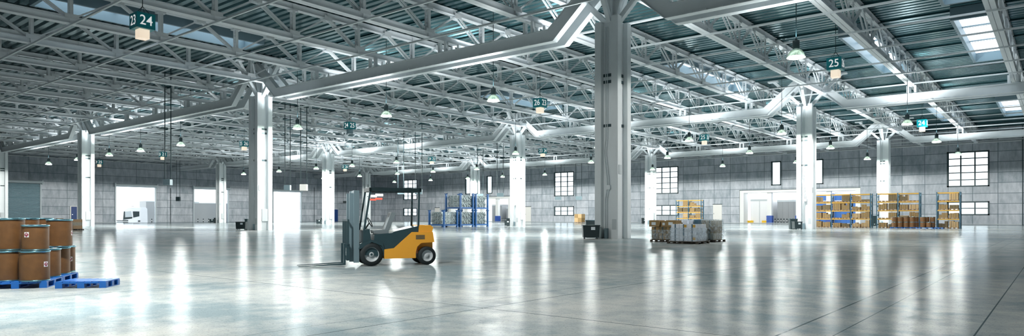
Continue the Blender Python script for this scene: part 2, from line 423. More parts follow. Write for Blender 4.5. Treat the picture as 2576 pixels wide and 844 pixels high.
for (a, b_), wtxt in zip(SLIM, ['right one over the nearer dock', 'left one over the nearer dock', 'right one over the far dock', 'left one over the far dock']):
    window(n, a, b_, 7.8, 12.8, 1, 1, 'narrow upright black framed single window, ' + wtxt); n += 1

# ------------------------------------------------------------------ roller shutter doors in the left wall
def shutter(n, y0, y1, closed, label):
    t = MB()
    t.cyl((XL + 0.45, y0 - 0.3, 8.78), (XL + 0.45, y1 + 0.3, 8.78), 0.36, 'shutterbox', 14)
    for yy in (y0 - 0.2, y1 + 0.2): t.bx(XL, XL + 0.8, yy - 0.12, yy + 0.12, 8.3, 9.2, 'shutterbox')
    o = t.obj('door_%d' % n); struct(o, label, 'door')
    g_ = MB()
    for yy in (y0, y1): g_.bx(XL, XL + 0.25, yy - 0.14, yy + 0.14, 0, 8.6, 'shutterbox')
    g_.obj('guide_rail', o)
    if closed:
        c = MB(); z = 0.0
        while z < 8.5:
            c.prism([(XL + 0.05, z), (XL + 0.16, z + 0.05), (XL + 0.16, z + 0.2), (XL + 0.05, z + 0.25)], y0, y1, 'shutter'); z += 0.27
        c.obj('shutter_curtain', o)
    else:
        MB().bx(XL + 0.08, XL + 0.16, y0, y1, 8.35, 8.62, 'shutter').obj('shutter_curtain', o)
shutter(1, 3.4, 12.6, True, 'closed grey roller shutter door at the left end of the left wall')
shutter(2, 27.4, 36.37, False, 'open roller shutter door with a white truck outside')
shutter(3, 45.6, 54.8, False, 'open roller shutter door with a grey trailer and bollards outside')
shutter(4, 67.8, 76.8, False, 'open roller shutter door showing only white daylight')

def leaf(n, x0, x1, label):
    o = MB().bx(x0, x1, YB - 0.08, YB - 0.003, 0, 4.0, 'doorwhite').bx(x0 - 0.05, x1 + 0.05, YB - 0.16, YB - 0.003, 4.0, 4.15, 'frame').obj('door_%d' % n)
    struct(o, label, 'door')
    MB().bx(x0 + 0.15, x0 + 0.2, YB - 0.16, YB - 0.08, 1.9, 2.15, 'frame').obj('door_handle', o)
leaf(5, -37.72, -35.75, 'white personnel door in the far wall left of the nearer dock')
leaf(6, -124.3, -122.35, 'white personnel door in the far wall left of the far dock')
leaf(7, -89.95, -88.0, 'white personnel door right of the far dock')
o = MB().bx(XL + 0.003, XL + 0.1, 18.35, 19.5, 0, 3.6, 'doorblue').bx(XL + 0.003, XL + 0.14, 18.15, 18.35, 0, 3.75, 'doorwhite').bx(XL + 0.003, XL + 0.14, 19.5, 19.7, 0, 3.75, 'doorwhite').bx(XL + 0.003, XL + 0.14, 18.35, 19.5, 3.6, 3.75, 'doorwhite').obj('door_8'); struct(o, 'dark blue door in a white frame right of the closed shutter', 'door')
MB().bx(XL + 0.1, XL + 0.15, 18.5, 18.7, 1.8, 1.9, 'chrome').obj('door_handle', o)
o = MB().bx(XL + 0.003, XL + 0.1, 87.9, 89.6, 0, 3.6, 'doorblue').bx(XL + 0.003, XL + 0.14, 87.75, 89.75, 3.6, 3.72, 'doorwhite').obj('door_9'); struct(o, 'blue door in the left wall beside the far corner columns', 'door')
MB().bx(XL + 0.1, XL + 0.15, 88.1, 88.3, 1.8, 1.9, 'chrome').obj('door_handle', o)

# ------------------------------------------------------------------ loading docks
def dock(n, x0, x1, label):
    t = MB(); xa, xb = x0 + 0.5, x1 - 0.5
    t.bx(x0 - 0.5, x0 + 0.35, YB - 0.1, YB + 2.5, 0, 7.0, 'dockwhite').bx(x1 - 0.35, x1 + 0.5, YB - 0.1, YB + 2.5, 0, 7.0, 'dockwhite')
    t.bx(x0 + 0.35, x1 - 0.35, YB - 0.1, YB + 2.5, 6.4, 7.0, 'dockwhite')
    t.bx(x0 - 0.5, x1 + 0.5, YB - 0.14, YB - 0.1, 6.9, 7.02, 'frame').bx(x0 - 0.55, x0 - 0.5, YB - 0.14, YB, 0, 7.0, 'frame')
    t.bx(x0, x1, YB + 0.5, YB + 2.5, -0.3, 0, 'lightgrey')
    o = t.obj('trim_%d' % n); struct(o, label, 'dock frame')
dock(1, -31.3, -8.9, 'white frame around the nearer loading dock opening')
dock(2, -117.9, -95.5, 'white frame around the far loading dock opening')
pil_lab = ['between the white and the grey trailer', 'half hidden by the right column', 'behind the left pallet rack']
for off, far in ((0, False), (-86.6, True)):
    for k, x in enumerate((-26.0, -20.2, -14.4)):
        t = thing('dock_pillar', ('white dock pillar with ribbed blue base, ' + (pil_lab[k] if not far else ['left', 'middle', 'right'][k] + ' pillar of the far dock')), 'pillar', (x + off, YB + 1.6, 0))
        MB().bx(-0.45, 0.45, -0.45, 0.45, 0, 6.4, 'dockwhite').obj('shaft', t)
        q = MB()
        for j in range(5): q.bx(-0.58, 0.58, -0.58, 0.58, 0.03 + j * 0.32, 0.25 + j * 0.32, 'bumperblue')
        q.bx(-0.5, 0.5, -0.5, 0.5, 0, 1.6, 'bumperblue').obj('bumper', t)
def trailer(x0, x1, y0, top, m, label, stripes=None, doors=False):
    t = thing('trailer', label, 'trailer', ((x0 + x1) / 2, y0, -1.4)); wd = x1 - x0
    MB().bx(-wd / 2, wd / 2, 0, 13, 1.0, top + 1.4, m).obj('body', t)
    q = MB(); q.bx(-wd / 2, wd / 2, -0.06, 0, top + 1.0, top + 1.4, 'lightgrey' if m != 'trailerblue' else 'doorwhite')
    if doors: q.bx(-0.04, 0.04, -0.08, 0, 1.0, top + 1.0, 'lightgrey')
    else:
        for k in range(1, 4): q.bx(-wd / 2 + wd * k / 4 - .02, -wd / 2 + wd * k / 4 + .02, -0.05, 0, 1.0, top + 1.0, m)
    if stripes:
        for z in stripes: q.bx(-wd / 2, wd / 2, -0.08, 0, z + 1.4, z + 1.6, 'doorwhite')
    q.obj('door_frame', t)
    for s in (-1, 1):
        for yy in (2, 3.4):
            MB().cyl((s * wd * 0.42, yy, 0.52), (s * (wd * 0.42 - 0.35), yy, 0.52), 0.52, 'rubber', 20).obj('wheel', t)
trailer(-30.6, -26.7, YB + 3.0, 5.1, 'trailerwhite', 'white trailer docked behind the yellow bumpers in the left dock bay', doors=True)
trailer(-25.4, -20.9, YB + 4.5, 4.9, 'trailergrey', 'grey trailer in the dock bay left of the right column')
trailer(-19.4, -15.2, YB + 3.0, 6.2, 'trailerblue', 'blue trailer with white stripes behind the left end of the pallet rack', stripes=(0.9, 3.0, 4.4))
trailer(-13.7, -9.4, YB + 3.0, 6.2, 'trailerblue', 'blue trailer with white stripes behind the middle of the pallet rack', stripes=(0.9, 3.0, 4.4))
trailer(-105.6, -101.9, YB + 4.5, 4.9, 'trailergrey', 'grey trailer behind the blue tube cages in the far dock')
trailer(-100.2, -96.4, YB + 4.5, 4.0, 'trailergrey', 'grey trailer in the right bay of the far dock')
trailer(-117.0, -113.6, YB + 3.5, 4.9, 'trailerwhite', 'white trailer in the left bay of the far dock', doors=True)
for x in (-30.4, -27.3):
    tag(MB().bx(x - .6, x + .6, YB + 2.2, YB + 2.55, 0.05, 0.55, 'bumperyellow').bx(x - .45, x + .45, YB + 2.15, YB + 2.2, 0.15, 0.45, 'bumperyellow').obj('dock_bumper'),
        'yellow dock bumper at the %s foot of the white trailer' % ('left' if x < -29 else 'right'), 'bumper')
def bollard(p, label, group, h=0.95):
    t = MB().cyl((0, 0, 0), (0, 0, h), 0.10, 'black', 12).lathe([(0.10, h), (0.07, h + .05), (0.0, h + .06)], 'black', 12)
    t.cyl((0, 0, h * .45), (0, 0, h * .62), 0.105, 'doorwhite', 12)
    tag(t.obj('bollard', None, p), label, 'bollard', group)
for k in range(8): bollard((-25.1 + k * 0.6, YB + 2.1, 0), '%s from left of the black bollards across the nearer dock bay' % ORD[k], 'bollards in the nearer dock')
for k in range(7): bollard((-99.8 + k * 0.66, YB + 2.1, 0), '%s from left of the black bollards across the far dock bay' % ORD[k], 'bollards in the far dock')
for k, yy in enumerate((47.2, 48.6, 50.0)): bollard((XL - 0.9, yy, -0.1), '%s short black bollard in the third shutter opening' % ['left', 'middle', 'right'][k], 'bollards outside the shutter')
bollard((XL - 0.9, 35.9, -0.1), 'single short black bollard beside the truck', None)
struct(MB().bx(XL - 2.5, XL - 0.5, 20, 82, -1.4, -0.1, 'lightgrey').obj('ground_apron'), 'raised concrete apron outside the shutter doors', 'apron')

# truck and trailers outside the left wall
t = thing('truck', 'white cab-over truck parked outside the open shutter door', 'truck', (-159.0, 34.9, -1.4)); t.scale = (1, 1, .8)
prof = [(-2.6, 1.0), (-2.75, 2.2), (-2.7, 3.0), (-2.35, 5.6), (-1.6, 6.2), (2.6, 6.4), (2.9, 5.9), (3.0, 1.0)]
MB().prism(prof, -2.0, 2.0, 'trailerwhite', axis='x').obj('cab', t)
MB().prism([(-2.2, 3.1), (-2.32, 5.0), (-0.9, 5.2), (-0.7, 3.5)], 1.98, 2.04, 'lightgrey', axis='x').obj('side_window', t)
MB().prism([(-2.78, 2.5), (-2.6, 5.1), (-2.35, 5.1), (-2.3, 3.3), (-0.6, 3.4), (-0.7, 2.9)], 2.0, 2.06, 'black', axis='x').obj('windscreen_edge', t)
MB().prism([(-0.4, 3.2), (-0.5, 5.1), (1.0, 5.1), (1.0, 3.6)], 2.0, 2.08, 'black', axis='x').obj('door_window', t)
g_ = MB()
for k in range(3): g_.bx(-1.6, 2.1, -2.9, -1.6, 1.0 + k * 0.55, 1.3 + k * 0.55, 'black')
g_.obj('grille', t)
MB().bx(1.9, 2.1, 0.7, 1.2, 1.9, 2.3, 'black').obj('step', t)
MB().bar((2.2, -1.0, 6.6), (2.2, 0.3, 6.75), 0.1, 0.12, 'black').obj('roof_horn', t)
for yy in (-1.5, 2.3):
    for s in (-1, 1): MB().cyl((s * 1.95, yy, 0.7), (s * 1.5, yy, 0.7), 0.7, 'rubber', 20).obj('wheel', t)
trx = thing('box_trailer', 'tall white box trailer standing behind the truck cab', 'trailer', (-166.0, 44.4, -1.4))
MB().bx(-2.0, 2.0, -4.0, 10, 1.1, 6.9, 'trailergrey').obj('body', trx)
MB().bx(2.0, 2.05, -4.0, 10, 6.7, 6.9, 'lightgrey').obj('top_rail', trx)
for yy in (-3, 6, 8):
    for s in (-1, 1): MB().cyl((s * 1.95, yy, 0.6), (s * 1.5, yy, 0.6), 0.6, 'rubber', 16).obj('wheel', trx)
trx = thing('box_trailer', 'long grey trailer side filling the lower half of the third shutter opening', 'trailer', (-156.5, 54.0, -1.4))
MB().bx(-2.0, 2.0, -9.0, 7, 0.8, 6.45, 'trailergrey').obj('body', trx)
MB().bx(2.0, 2.05, -9.0, 7, 6.25, 6.45, 'lightgrey').obj('top_rail', trx)
for yy in (-3, 4, 5.6):
    for s in (-1, 1): MB().cyl((s * 1.95, yy, 0.6), (s * 1.5, yy, 0.6), 0.6, 'rubber', 16).obj('wheel', trx)

# ------------------------------------------------------------------ roof trusses
TX = [18.06 - 8.02 * k for k in range(21)]
YN0, PN, NN = -31.44, 5.84, 24
ye0, ye1 = -33.0, 106.2
def chord(z0, h, wd):
    mb = MB()
    for s in (-1, 1):
        c = s * wd * 0.26
        mb.bx(c - wd * .235, c + wd * .235, ye0, ye1, z0, z0 + .035, 'truss').bx(c - wd * .235, c + wd * .235, ye0, ye1, z0 + h - .035, z0 + h, 'truss')
        mb.bx(s * wd * .12 - .015, s * wd * .12 + .015, ye0, ye1, z0 + .03, z0 + h - .03, 'truss')
    return mb.mesh('chord')
ZB0, ZB1, ZT0, ZT1 = 14.2, 14.62, 16.38, 16.80
me_bot = chord(ZB0, ZB1 - ZB0, 0.6); me_top = chord(ZT0, ZT1 - ZT0, 0.5)
mb = MB()
for s in (-1, 1): mb.bx(s * .17 - .02, s * .17 + .02, -.10, .10, ZB0 + .02, ZT1 - .02, 'truss'); mb.bx(s * .15 - .05, s * .15 + .05, -.11, -.08, ZB1, ZT0, 'truss').bx(s * .15 - .05, s * .15 + .05, .08, .11, ZB1, ZT0, 'truss')
k = ZB1 + .15
while k < ZT0: mb.bx(-.16, .16, -.03, .03, k, k + .06, 'truss'); k += .26
mb.bx(-.30, -.27, -.42, .42, ZB1 - .1, ZB1 + .22, 'truss').bx(.27, .30, -.42, .42, ZB1 - .1, ZB1 + .22, 'truss')
mb.bx(-.25, .25, -.3, .3, ZT0 - .12, ZT0, 'truss')
me_ver = mb.mesh('web_post')
mb = MB()   # double-angle diagonal: down to the next bottom node
h = PN / 2
for s in (-1, 1): mb.bar((s * .15, 0, ZT0 + .05), (s * .15, h - .15, ZB1), .05, .16, 'truss'); mb.bar((s * .11, 0, ZT0 + .05), (s * .11, h - .15, ZB1), .10, .03, 'truss')
mb.bx(-.27, -.24, -.35, .35, ZT0 - .2, ZT0 + .2, 'truss').bx(.24, .27, -.35, .35, ZT0 - .2, ZT0 + .2, 'truss').bx(-.24, .24, -.03, .03, ZT0, ZT1, 'truss')
me_da = mb.mesh('web_diagonal')
me_db = MB().bar((0, 0, ZT0 + .05), (0, -h + .15, ZB1), .20, .11, 'truss').mesh('web_diagonal_single')
for i, X in enumerate(TX):
    if i == 0: lab = 'white steel roof truss cut by the right edge of the photo'
    else: lab = 'white steel roof truss, %s from the right along the far wall' % ORD[i]
    t = thing('roof_truss', lab, 'roof truss', (X, 0, ZB0), 0, 'roof trusses')
    zo = (0, 0, -ZB0)
    inst(me_top, 'top_chord', t, zo); inst(me_bot, 'bottom_chord', t, zo)
    for k in range(NN):
        y = YN0 + PN * k
        if X > -8 and y < -9: continue
        inst(me_ver, 'web_post', t, (0, y, -ZB0))
        if y + PN / 2 < YB - 3:
            inst(me_da, 'diagonal_brace', t, (0, y + PN / 2, -ZB0)); inst(me_db, 'diagonal_brace', t, (0, y + PN / 2, -ZB0))
# tie rods across the trusses at each node
me_tie = MB().bx(XL, 20, -.06, .06, 0, .12, 'steel').mesh('tie_rod')
me_tie2 = MB().bx(XL, 20, -.07, .07, 0, .14, 'deck').mesh('purlin')
for k in range(NN):
    y = YN0 + PN * k
    j = NN - 1 - k
    tag(inst(me_tie, 'tie_rod', None, (0, y, ZB0 - 0.11)), 'thin pale tie rod under the trusses, %s from the far wall' % ORD[j], 'tie rod', 'tie rods across the trusses')
    if y > -5:
        tag(inst(me_tie2, 'roof_purlin', None, (0, y + PN / 2, ZD - 0.145)), 'thin grey purlin against the roof deck, %s from the far wall' % ORD[j], 'purlin', 'purlins under the deck')
tag(MB().bx(XL, 16.3, -.1, .1, 0, .16, 'truss').obj('wall_plate_beam', None, (0, YB - 0.35, ZB0 - 0.1)), 'thin pale beam running along the top of the far wall', 'beam')
tag(MB().bx(-.1, .1, YF, YB - .5, 0, .16, 'truss').obj('wall_plate_beam', None, (XL + 0.35, 0, ZB0 - 0.1)), 'thin pale beam running along the top of the left wall', 'beam')

# ------------------------------------------------------------------ skylights
def skylight(x0, x1, y0, y1, label, zb=15.9):
    t = thing('skylight', label, 'skylight', ((x0 + x1) / 2, (y0 + y1) / 2, zb)); a, b_ = (x1 - x0) / 2, (y1 - y0) / 2; q = MB(); z1 = ZD - zb - .02; k = 0.22
    q.bx(-a, -a + k, -b_, b_, 0, z1, 'curb').bx(a - k, a, -b_, b_, 0, z1, 'curb').bx(-a + k, a - k, -b_, -b_ + k, 0, z1, 'curb').bx(-a + k, a - k, b_ - k, b_, 0, z1, 'curb')
    q.obj('curb', t)
    for j in range(3):
        yy0 = -b_ + k + j * (2 * b_ - 2 * k) / 3; yy1 = yy0 + (2 * b_ - 2 * k) / 3
        MB().bx(-a + k, a - k, yy0 + .08, yy1 - .08, z1 - .12, z1 - .06, 'diffuser').obj('panel', t)
    q = MB()
    for j in (1, 2):
        yy = -b_ + k + j * (2 * b_ - 2 * k) / 3; q.bx(-a + k, a - k, yy - .08, yy + .08, z1 - .2, z1, 'curb')
    q.obj('glazing_bar', t)
skylight(11.9 + 3.1, 17.9, 23.4, 41.0, 'large bright roof skylight at the upper right with three panels')
skylight(15.0, 17.9, 1.4, 18.9, 'dark-edged roof skylight cut by the top edge at the upper right')
skylight(15.0, 17.9, 68.2, 85.6, 'smaller bright skylight at the right edge above the last girder')
skylight(7.3, 9.9, 23.4, 41.0, 'deep dark skylight box just right of the hanging 25 sign')
skylight(7.3, 9.9, 68.2, 85.6, 'shadowed skylight box above the hanging 24 sign')
skylight(-8.5, -6.2, 23.4, 41.2, 'pale skylight box seen through the truss right of the central column')
skylight(-33.4, -30.6, 24.5, 38.5, 'pale skylight box behind the hanging 26 23 sign')
skylight(-34.0, -31.0, -21.0, -5.0, 'pale skylight box at the upper left beside the 23 24 sign')

# ------------------------------------------------------------------ columns
CX = [0.0, -40.105, -85.81, -125.945]; CYR = [0.0, 40.787, 82.0]
mb = MB().bx(-.5, .5, -.5, .5, 0, 13.25, 'steel'); me_core = mb.mesh('core')
def post_mesh(hh):
    q = MB().bx(-.19, .19, -.19, .19, 0, hh, 'steel')
    for s in (-1, 1):
        q.bx(-.21, .21, s * .21 - .02, s * .21 + .02, 0, hh, 'steel'); q.bx(s * .21 - .02, s * .21 + .02, -.21, .21, 0, hh, 'steel')
    q.bx(-.22, .22, -.22, .22, 0, .05, 'steel')
    return q.mesh('corner_post')
me_ps, me_pt = post_mesh(13.2), post_mesh(13.45)
q = MB()
for s in (-1, 1):
    for z in (9.55, 9.95): q.bx(-.37, .37, s * .52 - .02, s * .52 + .02, z - .09, z + .09, 'strap'); q.bx(s * .52 - .02, s * .52 + .02, -.37, .37, z - .09, z + .09, 'strap')
me_st2 = q.mesh('tie_strap')
q = MB()
for s in (-1, 1): q.bx(-.37, .37, s * .52 - .02, s * .52 + .02, 6.8, 6.97, 'strap'); q.bx(s * .52 - .02, s * .52 + .02, -.37, .37, 6.8, 6.97, 'strap')
me_st1 = q.mesh('tie_strap_single')
q = MB()
q.prism([(-.25, 13.25), (.25, 13.25), (.95, 16.35), (-.95, 16.35)], -.05, .05, 'steel', axis='y')
q.prism([(-.25, 13.25), (.25, 13.25), (.85, 16.35), (-.85, 16.35)], -.05, .05, 'steel', axis='x')
for s in (-1, 1):
    q.bar((0, s * .25, 13.3), (0, s * .9, 16.35), .3, .12, 'steel'); q.bar((s * .25, 0, 13.3), (s * .95, 0, 16.35), .3, .12, 'steel')
me_head = q.mesh('head_gusset')
def brace(s):
    q = MB().bar((s * .35, 0, 13.2), (s * 3.45, 0, 16.35), .34, .30, 'steel')
    q.bx(s * 3.5 - .55, s * 3.5 + .55, -.3, .3, 16.28, 16.42, 'steel')
    return q.mesh('head_brace')
me_brl, me_brr = brace(-1), brace(1)
def bracey(s):
    return MB().bar((0, s * .35, 13.2), (0, s * 2.3, 16.35), .28, .28, 'steel').bx(-.3, .3, s * 2.3 - .4, s * 2.3 + .4, 16.28, 16.42, 'steel').mesh('head_brace_side')
me_byl, me_byr = bracey(-1), bracey(1)
q = MB()
for k, xo in enumerate((-.18, -.05)):
    q.path([(xo, -.55, 12.9), (xo, -.55, 6.1), (xo - .1, -.56, 5.2), (xo + .12, -.6, 3.6), (xo + .14, -.6, 3.25)], .028, 'conduit')
    q.path([(xo + .12, -.6, 3.05), (xo - .02, -.58, 2.4), (xo - .02, -.58, .6)], .028, 'conduit')
me_cond = q.mesh('conduit')
me_jb = MB().bx(-.06, .22, -.7, -.5, 2.98, 3.24, 'steel').mesh('junction_box')
me_sleeve = MB().cyl((-.1, -.62, 0), (-.1, -.62, .62), .13, 'greymetal', 16).mesh('pipe_sleeve')
me_pl1 = MB().bx(.42, .72, -.815, -.79, .55, 1.18, 'lightgrey').mesh('notice_plate')
me_pl2 = MB().bx(.80, .85, -.70, -.42, 3.9, 4.45, 'lightgrey').mesh('switch_box')
me_pl3 = MB().bx(.50, .80, -.30, .30, .9, 2.1, 'lightgrey').mesh('electrical_cabinet')
me_base = MB().bx(-.36, .36, -.62, -.5, 0, .75, 'steel').mesh('base_guard')
labels = {(0, 0): 'largest central white steel column, nearest to the camera', (1, 0): 'second largest white column, left of the forklift',
 (2, 0): 'white column between the closed shutter and the open shutter door', (3, 0): 'white column cut by the left edge of the photo',
 (0, 1): 'white column at the right, between the dock and the long pallet rack', (1, 1): 'white column left of the big central one, beside black bins',
 (2, 1): 'white column just left of the forklift mast', (3, 1): 'slim white column standing before the third shutter opening',
 (0, 2): 'white column behind the two-bay pallet rack', (1, 2): 'slim white column just right of the big central column, partly over a window',
 (2, 2): 'slim white column behind the blue tube cages', (3, 2): 'slim white column seen behind the forklift mast'}
for (i, j), lab in labels.items():
    t = thing('steel_column', lab, 'column', (CX[i], CYR[j], 0), 0, 'steel columns')
    inst(me_core, 'core', t)
    inst(me_pt, 'corner_post', t, (.58, -.58, 0)); inst(me_pt, 'corner_post', t, (-.58, .58, 0))
    inst(me_ps, 'corner_post', t, (-.58, -.58, 0)); inst(me_ps, 'corner_post', t, (.58, .58, 0))
    inst(me_st2, 'tie_strap', t); inst(me_st1, 'tie_strap', t); inst(me_head, 'head_gusset', t)
    for q in (me_brl, me_brr, me_byl, me_byr): inst(q, 'head_brace', t)
    inst(me_cond, 'conduit', t); inst(me_jb, 'junction_box', t); inst(me_sleeve, 'pipe_sleeve', t)
    inst(me_pl1, 'notice_plate', t); inst(me_pl2, 'switch_box', t)
    if i: inst(me_pl3, 'electrical_cabinet', t)

# ------------------------------------------------------------------ cranked twin girders between the columns
def girder_beam(L, left, right):
    """profile in xz from x=0 (left column) to x=L (right column)"""
    lo, up = [], []
    if left: lo += [(.6, 15.52), (3.9, 12.6)]; up += [(.6, 16.4), (1.2, 15.97), (4.3, 13.42)]
    else: lo += [(0, 12.6)]; up += [(0, 13.42)]
    if right: lo += [(L - 3.9, 12.6), (L - .6, 15.52)]; up += [(L - 4.3, 13.42), (L - 1.2, 15.97), (L - .6, 16.4)]
    else: lo += [(L, 12.6)]; up += [(L, 13.42)]
    q = MB().prism(lo + up[::-1], -.13, .13, 'steel')
    for pl, dz in ((lo, .02), (up, -.02)):
        for a, b_ in zip(pl, pl[1:]): q.bar((a[0], 0, a[1] + dz), (b_[0], 0, b_[1] + dz), .50, .05, 'steel')
    x = (4.5 if left else .5)
    while x < (L - 4.5 if right else L - .5):
        for s in (-1, 1): q.bx(x - .12, x + .12, s * .25 - .015, s * .25 + .015, 12.6, 12.70, 'steel')
        x += .9
    return q.mesh('girder_beam')
me_hp = MB().bx(-.10, .10, -.13, .13, 13.42, ZB0, 'steel').bx(-.16, .16, -.16, .16, 13.42, 13.48, 'steel').mesh('hanger_post')
xs = [40.105] + CX + [XL]
gcache = {}
rown = ['nearest', 'second', 'third']
bayn = ['rightmost', 'second from right', 'third from right', 'fourth from right', 'leftmost']
for j, Y in enumerate(CYR):
    for k in range(5):
        x1, x0 = xs[k], xs[k + 1]; L = x1 - x0
        left, right = k != 4, k != 0
        if k == 0: left, right = True, True
        if k == 4: left, right = False, True
        key = (round(L, 2), left, right)
        if key not in gcache: gcache[key] = girder_beam(L, left, right)
        t = thing('cranked_girder', 'white bent-end twin girder, %s column row, %s bay' % (rown[j], bayn[k]), 'girder', (x0, Y, 0), 0, 'cranked girders')
        for s in (-1, 1): inst(gcache[key], 'beam', t, (0, s * .68, 0))
        for X in TX:
            if x0 + (4.4 if left else .2) < X < x1 - (4.4 if right else .2):
                for dx in (-.32, .32):
                    for s in (-1, 1): inst(me_hp, 'hanger_post', t, (X - x0 + dx, s * .68, 0))

# ------------------------------------------------------------------ pendant lamps
def make_lamp():
    t = thing('pendant_lamp', '', 'lamp', (0, 0, 10.0))
    MB().cyl((0, 0, .92), (0, 0, ZD - 10.0 + .19), .022, 'cable', 8).obj('cord', t)
    MB().lathe([(0, 1.02), (.06, 1.02), (.08, .95), (.17, .93), (.185, .90), (.185, .48), (.17, .44), (0, .44)], 'black', 20).obj('ballast_housing', t)
    s = MB().lathe([(.15, .46), (.24, .42), (.34, .33), (.42, .20), (.47, .06), (.49, 0), (.48, 0), (.46, .06), (.41, .195), (.33, .315), (.24, .40), (.15, .44)], 'glass', 28).obj('shade', t)
    MB().lathe([(.485, -.012), (.50, 0), (.485, .012), (.47, 0), (.485, -.012)], 'chrome', 28).obj('rim', s)
    MB().lathe([(0, -.04), (.40, -.03), (.465, 0), (.43, .05), (0, .10)], 'bulb', 24).obj('bulb', t)
    return t
lamp0 = make_lamp(); first = True
ld = bpy.data.lights.new('lamp_beam', 'SPOT'); ld.energy = LAMP_POWER; ld.spot_size = PI; ld.spot_blend = 0.04; ld.shadow_soft_size = 0.47; ld.color = LAMP_COLOR
ld.use_nodes = True; nt = ld.node_tree   # reflector lamp: more light straight down than sideways
tc = nt.nodes.new('ShaderNodeTexCoord'); sp = nt.nodes.new('ShaderNodeSeparateXYZ'); nt.links.new(tc.outputs['Normal'], sp.inputs[0])
nt.links.new(math_node(nt, 'ADD', math_node(nt, 'MULTIPLY', math_node(nt, 'MULTIPLY', sp.outputs['Z'], sp.outputs['Z']), vb=0.45), vb=0.55), nt.nodes['Emission'].inputs['Strength'])
lu = bpy.data.lights.new('added_uplight', 'SPOT'); lu.energy = LAMP_UP; lu.spot_size = 2.7; lu.spot_blend = 0.5; lu.shadow_soft_size = 0.45; lu.color = (0.93, 0.98, 1.0)   # added uplight above each lamp to brighten trusses and deck, none straight up
lu.use_nodes = True; nt = lu.node_tree; em = nt.nodes['Emission']
tc = nt.nodes.new('ShaderNodeTexCoord'); sp = nt.nodes.new('ShaderNodeSeparateXYZ'); nt.links.new(tc.outputs['Normal'], sp.inputs[0])
nt.links.new(math_node(nt, 'SUBTRACT', None, math_node(nt, 'MULTIPLY', sp.outputs['Z'], sp.outputs['Z']), va=1.0), em.inputs['Strength'])
LX = [10.2, -1.3, -11.6, -23.8, -37.1, -61.8, -73.2, -83.6, -95.7, -108.7]; LY = [2.2, 36.6, 55.92, 77.0]
lr = ['nearest', 'second', 'third', 'farthest']
LP = [(b_, a, X, Y) for b_, Y in enumerate(LY) for a, X in enumerate(LX)] + [(9, 0, 10.2, -33.0), (9, 1, -1.3, -34.0)]  # last two lamps are added, unseen behind the camera, to light the foreground
for b_, a, X, Y in LP:
    if 1:
        lab = 'added unseen glass pendant lamp above and behind the camera, %s of two' % ORD[a] if b_ == 9 else 'glass pendant lamp with black housing, %s from right, %s lamp row' % (ORD[a], lr[b_])
        if first: lamp0.location = (X, Y, 10.0); lamp0['label'] = lab; lamp0['group'] = 'pendant lamps'; t = lamp0; first = False
        else: t = dup(lamp0, (X, Y, 10.0), 0, lab, 'pendant lamps')
        l = bpy.data.objects.new('lamp_beam', ld); COL.objects.link(l); l.parent = t; l.location = (0, 0, -0.06)
        l = bpy.data.objects.new('added_uplight', lu); COL.objects.link(l); l.parent = t; l.location = (0, 0, 1.1); l.rotation_euler = (PI, 0, 0)

# ------------------------------------------------------------------ hanging number cubes
TXT = {}
def txt(body, size, name, parent, loc, rot):
    if body not in TXT:
        c = bpy.data.curves.new('numerals', 'FONT'); c.body = body; c.size = size; c.align_x = 'CENTER'; c.align_y = 'CENTER'; c.extrude = 0.004; c.offset = 0.002
        o = bpy.data.objects.new('numerals', c); COL.objects.link(o); bpy.context.view_layer.update()
        me = bpy.data.meshes.new_from_object(o.evaluated_get(bpy.context.evaluated_depsgraph_get()))
        bpy.data.objects.remove(o); me.materials.clear(); me.materials.append(M['signwhite']); TXT[body] = me
    o = inst(TXT[body], name, parent, loc); o.rotation_euler = rot; o.scale = (0.92, 1, 1)
    return o
SG = [(-19.37, -19.55, 23, 'nearest number cube, teal with 23 and 24, upper left'), (8.65, 17.0, 25, 'teal number cube reading 25 and 26 beside the largest lamp'),
      (-18.2, 16.9, 26, 'teal number cube reading 26 and 23 left of the big central column'), (-46.1, 15.4, 24, 'teal number cube reading 24 and 25 above the forklift, light box off'),
      (-75.3, 18.0, 25, 'teal number cube reading 25 and 26 left of the second largest column'), (-102.7, 17.9, 26, 'small teal number cube reading 26 and 23 over the left wall'),
      (-130.5, 17.5, 24, 'teal number cube at far left half hidden by a column'), (8.6, 57.1, 24, 'teal number cube reading 24 at the right above the pallet racks'),
      (-17.5, 54.6, 25, 'small teal number cube reading 25 and 26 right of the big central column'), (-46.5, 55.6, 23, 'small teal number cube reading 23 and 24 over the black bins'),
      (-72.55, 54.95, 24, 'small teal number cube reading 24 and 25 over the far window'), (-102.2, 57.0, 25, 'small teal number cube reading 25 and 26 right of the mast columns')]
for X, Y, nn, lab in SG:
    t = thing('number_sign', lab, 'hanging sign', (X, Y, 12.0), 0, 'hanging number cubes')
    MB().bx(-.5, .5, -.5, .5, 0, .87, 'teal').obj('cube', t)
    off = nn == 24 and X == -46.1
    MB().bx(-.28, .28, -.28, .28, -.52, 0, 'greymetal' if off else 'lightbox').obj('light_box', t)
    q = MB()
    for a in (-1, 1):
        for b_ in (-1, 1): q.cyl((a * .3, b_ * .3, .87), (0, 0, 1.35), .014, 'cable', 6)
    q.cyl((0, 0, 1.35), (0, 0, ZD - 12.0 + .19), .022, 'cable', 6).obj('hanging_wires', t)
    seq = [23, 24, 25, 26]; k = seq.index(nn)
    for d, (lx, ly, rz) in enumerate(((0, -.505, 0), (.505, 0, PI / 2), (0, .505, PI), (-.505, 0, -PI / 2))):
        txt(str(seq[(k + d) % 4]), .78, 'number', t, (lx, ly, .43), (PI / 2, 0, rz))

